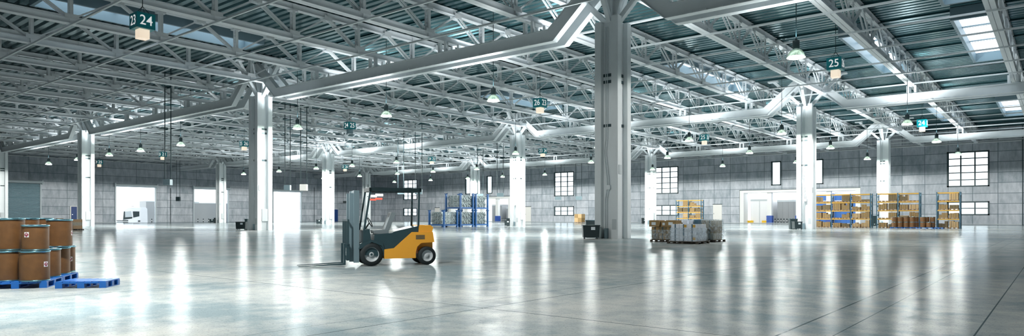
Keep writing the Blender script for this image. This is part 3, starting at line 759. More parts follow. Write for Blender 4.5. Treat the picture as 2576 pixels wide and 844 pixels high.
# ------------------------------------------------------------------ hanging boxes on rods
HB = [(-52.4, -3.5, .72, 5.3, 4.7, 'greymetal', 'grey box on two long black rods left of the second largest column'),
      (-56.4, 13.4, .77, 5.43, 4.76, 'greymetal', 'grey box on black rods in front of the fourth shutter'),
      (-48.9, 10.8, .81, 5.21, 4.45, 'doorwhite', 'white box on black rods right of the fourth shutter'),
      (-138.5, 37.0, .84, 6.0, 5.0, 'black', 'black box on thin rods between second and third shutters'),
      (-62.3, 38.0, 1.0, 5.66, 5.01, 'greymetal', 'grey box on rods left of the window behind the forklift roof'),
      (-55.4, 35.5, 1.1, 5.54, 4.8, 'greymetal', 'grey box on rods right above the forklift roof'),
      (-65.7, 61.3, 1.15, 5.77, 5.38, 'greymetal', 'grey box on rods above the blue tube cages'),
      (-56.3, 56.1, 1.2, 5.57, 4.93, 'greymetal', 'grey box on rods right of the blue tube cages'),
      (-74.5, 99.8, 1.5, 6.29, 5.51, 'greymetal', 'pale grey box on rods under the right edge of the fifteen-pane window'),
      (-62.9, 91.4, 1.4, 5.97, 5.16, 'greymetal', 'grey box on rods right of the fifteen-pane window'),
      (-146.0, 90.0, 1.1, 6.1, 5.47, 'black', 'black box on rods in the far corner left of the forklift mast')]
for X, Y, wd, z1, z0, m_, lab in HB:
    t = thing('hanging_box', lab, 'hanging box', (X, Y, z0), TH, 'boxes hung on rods')
    MB().bx(-wd / 2, wd / 2, -.3, .3, 0, z1 - z0, m_).obj('box', t)
    for s in (-1, 1): MB().cyl((s * (wd / 2 - .04), 0, z1 - z0), (s * (wd / 2 - .04), 0, ZD - z0 + .19), .05, 'strap', 8).obj('rod', t)
for px, ztop, lab in ((429, 8.4, 'thin black pipe running down the left wall between the open shutters'), (790, 10.0, 'thin black pipe on the left wall right of the fourth shutter')):
    P = on_x(px, 500, XL)
    tag(MB().cyl((0, 0, 0), (0, 0, ztop), .07, 'strap', 8).bx(-.05, .02, -.12, .12, 2, 2.1, 'strap').bx(-.05, .02, -.12, .12, 6, 6.1, 'strap').obj('wall_pipe', None, (XL + .08, P.y, 0)), lab, 'pipe')

# ------------------------------------------------------------------ bins beside the columns
def bin_low(p, rz, label, wd=.8, h=.78):
    t = thing('waste_bin', label, 'bin', p, rz, 'black bins beside columns'); a = wd / 2
    MB().prism([(-a * .93, .1), (a * .93, .1), (a, h), (-a, h)], -.36, .36, 'black').obj('body', t)
    MB().bx(-a - .03, a + .03, -.4, .4, h, h + .05, 'black').obj('lid', t)
    MB().bx(-.02, .22, -.375, -.36, h - .24, h - .06, 'paper').obj('label_plate', t)
    for s in (-1, 1):
        for u in (-1, 1): MB().cyl((s * a * .75 - .02, u * .25, .05), (s * a * .75 + .02, u * .25, .05), .05, 'rubber', 10).bx(s * a * .75 - .03, s * a * .75 + .03, u * .25 - .03, u * .25 + .03, .06, .12, 'greymetal').obj('caster', t)
def bin_tall(p, rz, label, wd=.6, h=1.12, dp=.45):
    t = thing('tall_bin', label, 'bin', p, rz, 'tall bins beside columns'); a = wd / 2
    MB().prism([(-a * .9, 0), (a * .9, 0), (a, h - .06), (-a, h - .06)], -dp / 2, dp / 2, 'black').obj('body', t)
    MB().bx(-a - .03, a + .03, -dp / 2 - .03, dp / 2 + .03, h - .06, h, 'darkmetal').obj('lid', t)
    MB().bx(-.08, .08, -dp / 2 - .03, -dp / 2, h * .15, h * .2, 'paper').obj('handle_plate', t)
bn = [('largest central column', 1486, 600, 1486, 598, 1, .66), ('second largest column', 608.5, 577.5, 621, 577, 1, .3),
      ('right-hand column by the dock', 2005, 576.5, 1995, 576, .8, .8), ('column before the third shutter', 534, 559.6, 541, 559.5, 1, .4), ('column just left of the forklift mast', 803, 563, 810, 562.5, .9, .4),
      ('column left of the big central one', 1276, 568, 1279, 567, .8, .6), ('slim column right of the central column', 1619, 561.6, 1617, 561.4, .7, .5)]
for wtxt, x1, y1, x2, y2, wl_, wt in bn:
    P = at(x1, y1); Q = at(x2, y2)
    bin_low((P.x, P.y, 0), TH, 'low black wheeled bin with paper label beside the ' + wtxt, wl_)
    d = (Q - CAM); d.z = 0; d.normalize(); Q = Q + d * .95
    bin_tall((Q.x, Q.y, 0), TH, 'tall dark bin behind the low bin at the ' + wtxt, wt)
P = at(2197, 567.5); bin_tall((P.x, P.y, 0), TH, 'dark green bin standing in the gap between the two longer racks', .9, 1.5, .6)

# ------------------------------------------------------------------ fibre drums on blue pallets
def cyl_patch(mb, r, z0, z1, a0, a1, m, n=5):
    vs = [(r * math.cos(a0 + (a1 - a0) * k / n), r * math.sin(a0 + (a1 - a0) * k / n), z) for z in (z0, z1) for k in range(n + 1)]
    mb.add(vs, [(k, k + 1, k + n + 2, k + n + 1) for k in range(n)], m)
def drum_meshes(r, h):
    body = MB().lathe([(0, .012), (r * .985, .012), (r, .03), (r, h - .03), (r * .985, h - .01), (0, h - .01)], 'drum', 40).mesh('drum_body')
    top = MB().lathe([(r + .002, h - .035), (r + .012, h - .03), (r + .013, h - .008), (r + .004, h), (r - .015, h), (r - .02, h - .012), (0, h - .012)], 'rim', 40).mesh('drum_lid')
    bot = MB().lathe([(r - .01, 0), (r + .006, 0), (r + .008, .018), (r + .002, .024), (r - .01, .02)], 'rim', 40).mesh('bottom_ring')
    return body, top, bot
def hazard(r, z, ang, s=.088):
    q = MB(); hw = s / 2 / r
    cyl_patch(q, r + .002, z - s * .55, z + s * .55, ang - hw, ang + hw, 'hazwhite')
    n = 8; vs = []; k = r + .004
    for i in range(n + 1):
        t_ = -1 + 2 * i / n; e = (1 - abs(t_)) * s * .5
        a = ang + t_ * hw * .95
        vs += [(k * math.cos(a), k * math.sin(a), z - e), (k * math.cos(a), k * math.sin(a), z + e)]
    q.add(vs, [(2 * i, 2 * i + 2, 2 * i + 3, 2 * i + 1) for i in range(n)], 'hazred')
    k = r + .0055   # flame and text bar
    fl = [(-.18, .06), (-.22, .16), (-.08, .24), (-.06, .40), (.08, .26), (.20, .20), (.18, .06)]
    q.add([(k * math.cos(ang + u * hw), k * math.sin(ang + u * hw), z + v_ * s) for u, v_ in fl], [tuple(range(len(fl)))], 'hazwhite')
    cyl_patch(q, k, z - .07 * s, z - .01 * s, ang - hw * .5, ang + hw * .5, 'hazwhite', 2)
    return q.mesh('hazard_label')
def drum(p, r, h, label, group, haz=None, meshes=None):
    body, top, bot = meshes or drum_meshes(r, h)
    t = thing('fibre_drum', label, 'drum', p, 0, group)
    inst(body, 'body', t); inst(top, 'lid', t); inst(bot, 'bottom_ring', t)
    if haz: inst(hazard(r, h * haz[1], haz[0]), 'hazard_label', t)
    return t
def cw(x, z, h=0):   # camera-relative ground coordinates (right, forward) to world
    return (CAM.x + x * cs - z * sn, CAM.y + x * sn + z * cs, h)
HP = .125
def from_px(px, z): return ((px - CXP) / F_PX * z, z)
FD = math.pi / 2 + TH - PI   # angle pointing back at the camera
G1, G2 = 'lower layer of fibre drums', 'upper layer of fibre drums'
MR, MS = drum_meshes(.24, .565), drum_meshes(.222, .565)
lowd = [(87, 12.62, .24, 'front drum of the lower layer with a red diamond label, right of the corner drum', (FD + 1.42, .55)),
        (17, 12.62, .24, 'lower drum at the left edge in the front row', None),
        (119.5, 13.45, .222, 'lower drum just behind the labelled front drum', None), (146, 14.12, .215, 'third lower drum along the right side of the pallet', None),
        (161.5, 14.66, .205, 'last lower drum at the back right corner, label cut off', (FD + 1.17, .5)),
        (30, 13.5, .222, 'hidden lower drum in the second row at left', None), (70, 14.4, .222, 'hidden lower drum in the middle of the back row', None)]
for px, z, r, lab, hz in lowd:
    x, zz = from_px(px, z); drum(cw(x, zz, HP), r, .565, lab, G1, hz)
updr = [(89, 12.66, .215, .475, 'short upper drum with a red diamond label in front', (FD - .06, .62)), (22, 12.72, .25, .60, 'large upper drum at the left edge of the stack', None),
        (149.5, 14.05, .228, .575, 'upper drum at the right with half a label showing', (FD + 1.85, .5)),
        (70, 14.5, .205, .6, 'upper drum seen between the front ones, left of the pair', None), (106, 15.0, .205, .6, 'upper drum in the back row, right of the pair', None), (26, 13.8, .205, .57, 'upper drum hidden behind the left front drum', None)]
for px, z, r, h, lab, hz in updr:
    x, zz = from_px(px, z); drum(cw(x, zz, HP + .567), r, h, lab, G2, hz)

def blue_pallet(p, rz, lx, ly, label):
    t = thing('plastic_pallet', label, 'pallet', p, rz, 'blue plastic pallets')
    q = MB(); n = 7
    for k in range(n):
        xx = k * lx / n; q.bx(xx + .008, xx + lx / n - .008, 0, ly, .105, .125, 'bluepal')
    for yy in (0, ly / 2 - .05, ly - .1): q.bx(0, lx, yy, yy + .1, .085, .105, 'bluepal')
    q.obj('deck', t)
    for a in (0, lx / 2 - .06, lx - .12):
        for b_ in (0, ly / 2 - .05, ly - .1): MB().bx(a, a + .12, b_, b_ + .1, .015, .085, 'bluepal').obj('foot', t)
    q = MB()
    for a in (0, lx / 2 - .06, lx - .12): q.bx(a, a + .12, 0, ly, 0, .015, 'bluepal')
    q.obj('skid', t)
# main pallets (corner given at the near right), long axis receding
PA = at(118, 723)
a1 = math.atan2(-30.81 + 31.9, 4.94 - 6.73)      # receding direction
ax = a1 - PI / 2
blue_pallet((PA.x - 1.0 * math.cos(ax), PA.y - 1.0 * math.sin(ax), 0), ax, 1.0, 1.02, 'blue plastic pallet under the front drums')
dx, dy = math.cos(a1) * 1.06, math.sin(a1) * 1.06
blue_pallet((PA.x + dx - 1.0 * math.cos(ax), PA.y + dy - 1.0 * math.sin(ax), 0), ax, 1.0, 1.1, 'blue plastic pallet under the rear drums')
PB = at(138, 725); PC = at(267, 723); ang = math.atan2(PC.y - PB.y, PC.x - PB.x)
blue_pallet((PB.x, PB.y, 0), ang, (PC - PB).length, .62, 'empty blue plastic pallet lying loose beside the drums')

# ------------------------------------------------------------------ forklift
FW = at(935, 668.5); hd = math.atan2(-.87, -.49)
fx, fy = math.cos(hd), math.sin(hd)
ctr = (FW.x + .46 * fy, FW.y - .46 * fx)
t = thing('forklift', 'yellow and black forklift truck driving left across the floor', 'forklift', (ctr[0], ctr[1], 0), hd)
Y1 = .47
MB().prism([(-.34, .19), (-.34, .44), (-.6, .47), (-1.09, .9), (-1.68, .9), (-1.72, .62), (-1.35, .6), (-1.24, .5), (-1.2, .35), (-1.2, .19)], -Y1, Y1, 'yellow').obj('body', t)
cwt = MB().prism([(-1.28, .9), (-1.66, .9), (-1.70, 1.02), (-1.62, 1.09), (-1.30, 1.09)], -Y1 * .95, Y1 * .95, 'yellow'); cwt.bx(-1.72, -1.3, -.28, .28, .3, .62, 'yellow').obj('counterweight', t)
MB().bx(-1.45, -1.2, Y1, Y1 + .004, .70, .82, 'kraft2').bx(-1.45, -1.2, -Y1 - .004, -Y1, .70, .82, 'kraft2').obj('side_vent', t)
MB().prism([(.22, .3), (.22, .95), (.05, 1.0), (0.0, .62), (-.06, .60), (-.08, .84), (-.55, .88), (-.62, .92), (-1.28, 1.07), (-1.28, .88), (-1.05, .86), (-.6, .44), (-.34, .42), (-.34, .25)], -Y1 * .93, Y1 * .93, 'darkmetal').obj('chassis', t)
MB().prism([(-.5, .84), (-.1, .86), (-.08, .95), (-.5, .98)], -.24, .24, 'seatgrey').obj('seat', t)
MB().prism([(-.52, .95), (-.40, .97), (-.58, 1.45), (-.70, 1.42)], -.22, .22, 'seatgrey').obj('backrest', t)
q = MB().cyl((.12, 0, .95), (-.02, 0, 1.16), .022, 'black', 8)
for k in range(12):
    a0, a1_ = 2 * PI * k / 12, 2 * PI * (k + 1) / 12
    q.cyl((-.03 + .06 * math.cos(a0), .16 * math.sin(a0), 1.17 + .12 * math.cos(a0)), (-.03 + .06 * math.cos(a1_), .16 * math.sin(a1_), 1.17 + .12 * math.cos(a1_)), .014, 'black', 6)
q.obj('steering_wheel', t)
q = MB()
for k in range(9): q.bx(.02 - k * .165 - .04, .02 - k * .165, -.42, .42, 2.03, 2.08, 'black')
q.bx(-1.36, .06, -.46, -.40, 2.0, 2.10, 'black').bx(-1.36, .06, .40, .46, 2.0, 2.10, 'black').bx(.0, .06, -.46, .46, 2.0, 2.10, 'black').bx(-1.36, -1.30, -.46, .46, 2.0, 2.10, 'black')
q.obj('overhead_guard', t)
for s in (-1, 1):
    MB().bar((.20, s * .42, .92), (.03, s * .42, 2.02), .05, .05, 'darkmetal').obj('front_post', t)
    MB().bar((-1.28, s * .42, 1.05), (-1.30, s * .42, 2.02), .05, .05, 'darkmetal').obj('rear_post', t)
    MB().bx(.32, .46, s * .36 - .05, s * .36 + .05, .10, 2.02, 'greymetal').obj('mast_channel', t)
    MB().bx(.46, .56, s * .26 - .04, s * .26 + .04, .12, 1.95, 'greymetal').obj('inner_channel', t)
    MB().cyl((.36, s * .17, .2), (.36, s * .17, 1.5), .035, 'chrome', 10).obj('lift_cylinder', t)
    fk = MB().prism([(.66, .04), (.70, .04), (1.86, .025), (1.86, .04), (.71, .085), (.71, .6), (.66, .6)], s * .26 - .06, s * .26 + .06, 'darkmetal').obj('fork', t)
q = MB()
for z in (.3, 1.05, 1.93): q.bx(.34, .44, -.36, .36, z, z + .09, 'greymetal')
q.obj('mast_crossbar', t)
q = MB().bx(.58, .66, -.48, .48, .18, .28, 'darkmetal').bx(.58, .66, -.48, .48, .50, .60, 'darkmetal')
for s in (-1, 1): q.bx(.58, .66, s * .44 - .03, s * .44 + .03, .18, .6, 'darkmetal')
q.obj('carriage', t)
q = MB().bx(.60, .64, -.5, .5, 1.2, 1.25, 'darkmetal')
for k in range(6): q.bx(.60, .64, -.5 + k * .195, -.47 + k * .195, .58, 1.22, 'darkmetal')
q.obj('load_backrest', t)
def fwheel(x, r, wd):
    for s in (-1, 1):
        wh = MB().lathe([(r * .62, -wd / 2), (r * .93, -wd / 2), (r, -wd * .35), (r, wd * .35), (r * .93, wd / 2), (r * .62, wd / 2), (r * .55, 0)], 'rubber', 28).obj('wheel', t, (x, s * (.48 - wd / 2), r))
        wh.rotation_euler = (PI / 2, 0, 0)
        hb = MB().lathe([(0, wd * .30), (r * .2, wd * .34), (r * .25, wd * .2), (r * .55, wd * .18), (r * .62, wd * .42), (r * .64, wd * .42)], 'lightgrey', 24).lathe([(0, -wd * .30), (r * .2, -wd * .34), (r * .25, -wd * .2), (r * .55, -wd * .18), (r * .62, -wd * .42), (r * .64, -wd * .42)], 'lightgrey', 24).obj('hub', wh)
fwheel(0, .31, .24); fwheel(-1.52, .25, .18)
for s in (-1, 1):
    MB().prism([(-.34, .42), (-.30, .62), (.0, .70), (.30, .60), (.34, .46), (.30, .46), (.0, .64), (-.26, .55)], s * .36 - .11, s * .36 + .11, 'darkmetal').obj('fender', t)
MB().cyl((-.1, -.47, 1.90), (-.30, -.47, 1.90), .035, 'whitelamp', 10).cyl((-.1, .47, 1.90), (-.30, .47, 1.90), .035, 'whitelamp', 10).obj('work_light', t)
MB().cyl((-.1, -.47, 1.80), (-.28, -.47, 1.80), .025, 'red', 10).cyl((-.1, .47, 1.80), (-.28, .47, 1.80), .025, 'red', 10).obj('warning_light', t)

# ------------------------------------------------------------------ pallets with cartons in the middle of the floor
def wood_pallet_mesh(lx, ly, m='wood', h=.12):
    q = MB(); n = max(4, int(lx / .2))
    for k in range(n): q.bx(k * lx / n + .01, (k + 1) * lx / n - .01, 0, ly, h - .02, h, m)
    for yy in (0, ly / 2 - .05, ly - .1):
        q.bx(0, lx, yy, yy + .1, h - .04, h - .02, m); q.bx(0, lx, yy, yy + .1, 0, .02, m)
        for a in (0, lx / 2 - .06, lx - .12): q.bx(a, a + .12, yy, yy + .1, .02, h - .04, m)
    return q.mesh('wood_pallet')
def carton(x0, x1, y0, y1, z0, z1, m, label, group, tapem=None, lab=False, tz=True):
    t = tag(MB().bx(-(x1 - x0) / 2, (x1 - x0) / 2, -(y1 - y0) / 2, (y1 - y0) / 2, 0, z1 - z0, m).obj('carton', None, ((x0 + x1) / 2, (y0 + y1) / 2, z0)), label, 'carton', group)
    a, b_, h = (x1 - x0) / 2, (y1 - y0) / 2, z1 - z0
    if tapem:
        q = MB().bx(-.035, .035, -b_ - .003, b_ + .003, h * .02, h + .001, tapem)
        q.obj('tape', t)
    if lab: MB().bx(-a * .5, a * .35, -b_ - .006, -b_ - .002, h * .25, h * .7, 'paper').obj('paper_label', t)
    return t
def pile(x0, x1, y0, y1, z0, nx, ny, hs, mats, where, group, tapem='tape', gap=.015, labfront=False):
    for k, h in enumerate(hs):
        z = z0 + sum(hs[:k])
        for i in range(nx):
            for j in range(ny):
                if 0 < j < ny - 1 or (i < nx - 1 and j > 0 and k < len(hs) - 1): continue
                wx, wy = (x1 - x0) / nx, (y1 - y0) / ny
                rowt = ['bottom', 'second', 'third', 'fourth', 'fifth'][k] + ' layer'
                ct = ['left', 'middle', 'right'][i] if nx == 3 else (['left', 'right'][i] if nx == 2 else 'only')
                bk = 'front' if j == 0 else 'back'
                carton(x0 + i * wx + gap / 2, x0 + (i + 1) * wx - gap / 2, y0 + j * wy + gap / 2, y0 + (j + 1) * wy - gap / 2, z + .002, z + h, mats[(i + k) % len(mats)],
                       '%s, %s, %s, %s' % (where, rowt, ct, bk), group, tapem, labfront and j == 0)
def wrap(x0, x1, y0, y1, z0, z1, label):
    q = MB(); vs = []; n = 10; rnd = random.Random(3)
    loop = []
    for k in range(n): loop.append((x0 + (x1 - x0) * k / n, y0))
    for k in range(n): loop.append((x1, y0 + (y1 - y0) * k / n))
    for k in range(n): loop.append((x1 - (x1 - x0) * k / n, y1))
    for k in range(n): loop.append((x0, y1 - (y1 - y0) * k / n))
    L = len(loop); cxm, cym = (x0 + x1) / 2, (y0 + y1) / 2
    for i in range(7):
        z = z0 + (z1 - z0) * i / 6
        for p in loop:
            k = 1 + rnd.uniform(0, .035); vs.append((cxm + (p[0] - cxm) * k, cym + (p[1] - cym) * k, z))
    q.add(vs, [(i * L + k, i * L + (k + 1) % L, (i + 1) * L + (k + 1) % L, (i + 1) * L + k) for i in range(6) for k in range(L)], 'film', True)
    tag(q.obj('stretch_wrap'), label, 'stretch wrap')
PWH = .12
# brown stack
def wp(x0, y0, lx, ly, label, m='wooddark'):
    tag(inst(wood_pallet_mesh(lx, ly, m), 'wooden_pallet', None, (x0, y0, 0)), label, 'pallet', 'dark wooden pallets in mid floor')
wp(4.45, -3.7, 1.4, 1.25, 'dark wooden pallet under the brown cartons')
pile(4.5, 5.8, -3.62, -2.5, PWH, 3, 2, [.34, .33], ['kraft2', 'kraft'], 'brown taped carton of the left stack', 'brown cartons on the left pallet', 'strap')
carton(4.42, 4.99, -3.72, -3.05, PWH + .68, PWH + 1.02, 'kraft', 'overhanging brown carton with paper label at the left of the top layer', 'open brown cartons on top', None, True)
carton(5.02, 5.36, -3.55, -2.95, PWH + .68, PWH + .98, 'kraft', 'small brown carton with label, middle of the top layer', 'open brown cartons on top', None, True)
carton(5.38, 5.95, -3.70, -3.05, PWH + .68, PWH + 1.02, 'kraft', 'wide brown carton with upright label at the right of the top layer', 'open brown cartons on top', None, True)
carton(6.0, 6.35, -3.2, -2.8, .002, PWH + .90, 'kraft2', 'dark brown carton standing behind the white stack', None, None)
wrap(4.47, 5.83, -3.66, -2.46, PWH + .02, PWH + .52, 'clear stretch wrap around the lower brown cartons')
# white stack
wp(6.20, -5.25, 1.62, 1.4, 'dark wooden pallet under the white cartons')
pile(6.36, 7.69, -5.13, -3.98, PWH, 3, 2, [.21, .21, .21, .21], ['whitebox'], 'white carton of the front stack', 'white cartons', 'rackblue')
carton(6.62, 6.86, -4.35, -4.05, PWH + .842, PWH + 1.03, 'whitebox', 'small white box lying on the white stack, left of two', 'small boxes on the white stack', None)
carton(6.94, 7.16, -4.35, -4.05, PWH + .842, PWH + 1.03, 'whitebox', 'small white box lying on the white stack, right of two', 'small boxes on the white stack', None)
carton(7.20, 7.44, -4.30, -4.0, PWH + .842, PWH + 1.05, 'rackblue', 'small blue-grey box lying on the white stack', 'small boxes on the white stack', None)
for k, (xx, zz) in enumerate(((7.12, .66), (7.58, .66), (7.58, .05))):
    tag(MB().bx(xx - .07, xx + .06, -5.142, -5.136, PWH + zz + .02, PWH + zz + .15, 'orange').obj('sticker'), 'orange sticker on the %s of the white cartons' % ['middle top one', 'right top one', 'right bottom one'][k], 'sticker')
wrap(6.33, 7.72, -5.16, -3.95, PWH + .02, PWH + .66, 'cloudy stretch wrap around the white cartons')
# wrapped stack at the right
wp(6.05, -2.45, 1.5, 1.35, 'dark wooden pallet under the wrapped grey-brown cartons')
pile(6.12, 7.41, -2.37, -1.2, PWH, 3, 2, [.34, .34, .33], ['greycarton', 'kraft2'], 'wrapped grey-brown carton of the rear right stack', 'wrapped cartons', 'strap')
wrap(6.07, 7.47, -2.43, -1.14, PWH + .02, PWH + 1.07, 'stretch wrap around the rear right carton stack')
# small pallets far away
P = at(1454.5, 560)
tag(inst(wood_pallet_mesh(1.9, 1.6, 'woodlight', .2), 'wooden_pallet', None, (P.x - .9, P.y - .2, 0)), 'small pallet below the low window, left of the central column', 'pallet')
pile(P.x - .9, P.x + .95, P.y - .15, P.y + 1.3, .2, 2, 1, [.9, .85], ['kraft3', 'kraft'], 'orange-brown carton on the pallet by the low window', 'cartons by the low window', None)
P = at(186, 578)
tag(inst(wood_pallet_mesh(1.1, 1.0, 'wooddark'), 'wooden_pallet', None, (P.x - .5, P.y - .3, 0)), 'dark pallet under the wrapped boxes behind the drums', 'pallet')
pile(P.x - .45, P.x + .5, P.y - .25, P.y + .6, .12, 2, 1, [.33, .33, .3], ['greycarton', 'woodlight'], 'grey wrapped carton behind the drums', 'wrapped cartons behind the drums', None)
P = at(136, 580)
for k, (dx_, ww) in enumerate(((-.5, .5), (.15, .45), (.75, .5))):
    a = (P.x + dx_ * cs, P.y + dx_ * sn)
    carton(a[0], a[0] + ww, a[1], a[1] + .5, 0.002, 1.12 + .05 * (k == 1), 'kraft', '%s of three brown cartons peeking above the drums' % ['left', 'middle', 'right'][k], 'cartons behind the drums')

# ------------------------------------------------------------------ pallet racks
def rack(x0, y0, nb, loads, rname, bay=2.2, dp=1.0):
    t = thing('pallet_rack', {'a': 'three-bay pallet rack with blue uprights behind the right-hand column', 'b': 'two-bay pallet rack with drums standing before its right bay',
                              'c': 'single-bay pallet rack before the low six-pane window', 'd': 'small distant two-bay pallet rack above the carton stacks'}[rname], 'pallet rack', (x0, y0, 0), 0, 'pallet racks')
    LV = [1.04, 2.04, 3.06, 4.04]
    for k in range(nb + 1):
        q = MB(); xx = k * bay
        for yy in (0, dp): q.bx(xx - .06, xx + .06, yy - .05, yy + .05, 0, 4.14, 'rackblue'); q.bx(xx - .1, xx + .1, yy - .09, yy + .09, 0, .02, 'rackblue')
        for i in range(7):
            z = .15 + i * .55; q.bar((xx, 0, z), (xx, dp, z + .5 if i % 2 == 0 else z - .0), .04, .04, 'rackblue'); q.bar((xx, 0, z + .5), (xx, dp, z + .05), .03, .03, 'rackblue')
        q.obj('upright_frame', t)
    me_b = MB().bx(.06, bay - .06, -.03, .03, -.06, .06, 'orange').mesh('beam')
    for k in range(nb):
        for z in LV:
            for yy in (-.02, dp + .02): inst(me_b, 'beam', t, (k * bay, yy, z))
    shelfn = ['floor level', 'first shelf', 'second shelf', 'third shelf']
    full = {'a': ['left bay of three-bay rack', 'middle bay of three-bay rack', 'right bay of three-bay rack'], 'b': ['left bay of two-bay rack', 'right bay of two-bay rack'], 'c': ['single-bay rack'], 'd': ['left bay of distant rack', 'right bay of distant rack']}[rname]
    mep = wood_pallet_mesh(.92, .95, 'woodlight', .13)
    for k in range(nb):
        for lv in range(4):
            zf = 0.0 if lv == 0 else LV[lv - 1] + .062
            for sl in range(2):
                h = loads[k][lv][sl]
                if h is None: continue
                lx = x0 + k * bay + .13 + sl * 1.02
                loc = '%s %s, %s' % (['left half', 'right half'][sl], shelfn[lv], full[k])
                tag(inst(mep, 'wooden_pallet', None, (lx, y0 + .03, zf)), 'wooden pallet, ' + loc, 'pallet', 'pallets in the racks')
                if h <= 0: continue
                rr_ = random.Random(hash((rname, k, lv, sl)) if False else (ord(rname) * 97 + k * 31 + lv * 7 + sl))
                mt = rr_.choice(['kraft', 'kraft', 'kraft2', 'kraft3']); nx = rr_.choice([2, 2, 3]); nz = 1 if h < .35 else rr_.choice([2, 2, 3])
                for i in range(nx):
                    hz_ = h * (1 if rr_.random() < .65 else rr_.uniform(.6, .95)); nzz = nz if hz_ > h * .7 else max(1, nz - 1)
                    for j in range(nzz):
                        wx = .86 / nx
                        tag(MB().bx(.006, wx - .006, 0, .86, .003, hz_ / nzz, mt).bx(wx * .42, wx * .52, -.003, 0, .003, hz_ / nzz, 'tape').obj('carton', None, (lx + .03 + i * wx, y0 + .06, zf + .13 + j * hz_ / nzz)),
                            'brown carton, %s %s of its pile, %s' % (['bottom', 'second', 'third'][j], ['left', 'middle', 'right'][i] if nx == 3 else ['left', 'right'][i], loc), 'carton', 'cartons in the racks')
e = 0
rack(10.46, 54.1, 1, [[[.7, .8], [.55, .55], [.5, .45], [e, .75]]], 'c')
rack(4.34, 54.1, 2, [[[.5, .45], [e, .6], [.72, .75], [e, .85]], [[.8, .6], [.25, .65], [.5, .52], [.65, e]]], 'b')
rack(-2.95, 54.1, 3, [[[.72, .72], [.62, .65], [.5, .6], [.6, e]], [[.45, .4], [e, .6], [.75, .75], [e, .85]], [[.5, .78], [.5, .72], [.35, .6], [.65, .18]]], 'a')
rack(-28.9, 69.6, 2, [[[None, .5], [None, .62], [.6, .6], [None, .8]], [[.6, .4], [.35, .65], [.65, .62], [.5, e]]], 'd')

# drums in front of the racks
MF = drum_meshes(.27, .6)
def far_drums(x0, n, step, where, skip=()):
    for k in range(n):
        for l in range(2):
            for row in range(2):
                if (k, l, row) in skip: continue
                drum((x0 + k * step + row * .28, 52.5 + row * .62, .125 + l * .602), .27, .6, 'brown drum, %s from left, %s %s row, %s' % (ORD[k], ['front', 'rear'][row], ['lower', 'upper'][l], where), 'distant drums', None, MF)
far_drums(6.45, 4, .6, 'before the two-bay rack')
far_drums(9.3, 2, .58, 'group between two racks', {(1, 1, 0)})
for xx, lx, lab in ((6.05, 1.3, 'left of two under the drums of the two-bay rack'), (7.45, 1.35, 'right of two under the drums of the two-bay rack'), (8.95, 1.35, 'under the small drum group between two racks'), (10.45, .8, 'empty, before the single-bay rack')):
    blue_pallet((xx, 52.15, 0), 0, lx, 1.4, 'distant blue plastic pallet, ' + lab)

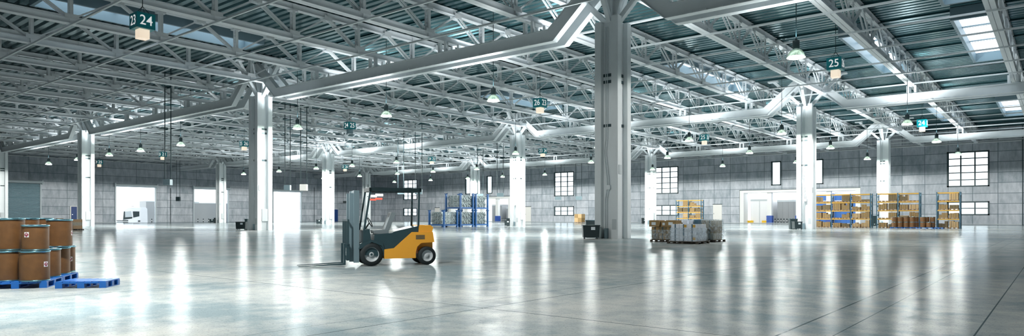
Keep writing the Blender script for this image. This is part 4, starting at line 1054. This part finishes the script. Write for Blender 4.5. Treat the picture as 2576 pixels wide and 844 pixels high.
# ------------------------------------------------------------------ blue stacking cages with steel tubes
def cage_parts():
    LX_, LY_, H_ = 2.62, 2.4, 2.2
    def post():
        q = MB().bx(-.1, .1, -.1, .1, .12, H_ - .1, 'bluesteel').prism([(-.1, H_ - .1), (.1, H_ - .1), (.19, H_), (-.19, H_)], -.16, .16, 'bluesteel').prism([(-.14, 0), (.14, 0), (.1, .14), (-.1, .14)], -.12, .12, 'bluesteel')
        return q.mesh('post')
    q = MB()
    for yy in (0, LY_): q.bx(0, LX_, yy - .05, yy + .05, .2, .38, 'bluesteel')
    for xx in (0, LX_): q.bx(xx - .05, xx + .05, 0, LY_, .2, .38, 'bluesteel')
    for k in range(5): q.bx(0, LX_, .3 + k * .42, .4 + k * .42, .24, .32, 'bluesteel')
    return LX_, LY_, H_, post(), q.mesh('base_frame')
LX_, LY_, H_, me_post, me_bf = cage_parts()
def bundle_mesh(L, wd, h):
    q = MB(); rnd = random.Random(5); r_ = .085; row = 0; y = r_
    while y < h:
        x = r_ + (r_ if row % 2 else 0) + .02; 
        while x < wd - r_:
            if not ((row == 0 or y + 2 * r_ * .87 >= h) and (x < .15 or x > wd - .15)):
                o_ = rnd.uniform(-.10, .04); rr2 = r_ * rnd.uniform(.85, 1)
                q.cyl((o_, x, y), (L - o_, x, y), rr2, 'tube', 8)
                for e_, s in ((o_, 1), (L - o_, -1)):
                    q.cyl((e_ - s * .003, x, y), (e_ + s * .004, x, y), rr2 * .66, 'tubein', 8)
            x += 2.06 * r_
        y += r_ * 1.78; row += 1
    return q.mesh('tubes')
me_bd = bundle_mesh(2.3, 2.12, .74)
me_sp = MB()
for x in (.5, 1.15, 1.8):
    me_sp.bx(x - .03, x + .03, -.03, 2.12, .74, .76, 'chrome').bx(x - .03, x + .03, -.03, 0, .0, .76, 'chrome').bx(x - .03, x + .03, 2.10, 2.13, 0, .76, 'chrome')
me_sp = me_sp.mesh('strapping')
def cage(x, y, z, rot, label, tl):
    t = thing('stacking_cage', label, 'cage', (x, y, z), 0, 'blue stacking cages')
    inst(me_bf, 'base_frame', t)
    for a in (0, LX_):
        for b_ in (0, LY_): inst(me_post, 'post', t, (a, b_, 0))
    for k in range(2):
        zz = z + .385 + k * .79
        if rot: loc, rz = (x + LX_ / 2 + 1.07, y + .05, zz), PI / 2
        else: loc, rz = (x + .16, y + .13, zz), 0
        b_ = thing('tube_bundle', '%s bundle of steel tubes in %s' % (['lower', 'upper'][k], tl), 'tube bundle', loc, rz, 'bundles of steel tubes')
        inst(me_bd, 'tubes', b_); inst(me_sp, 'strapping', b_)
cage(-41.55, 24.45, 0, True, 'blue cage standing alone at the left of the stack', 'the left cage')
cage(-41.68, 27.6, 0, False, 'lower blue cage in the middle of the stack', 'the lower middle cage')
cage(-41.68, 27.6, 2.205, False, 'upper blue cage on the middle stack', 'the upper middle cage')
cage(-41.68, 30.55, 0, False, 'lower blue cage at the right end of the stack', 'the lower right cage')
cage(-41.68, 30.55, 2.205, False, 'upper blue cage at the right end of the stack', 'the upper right cage')
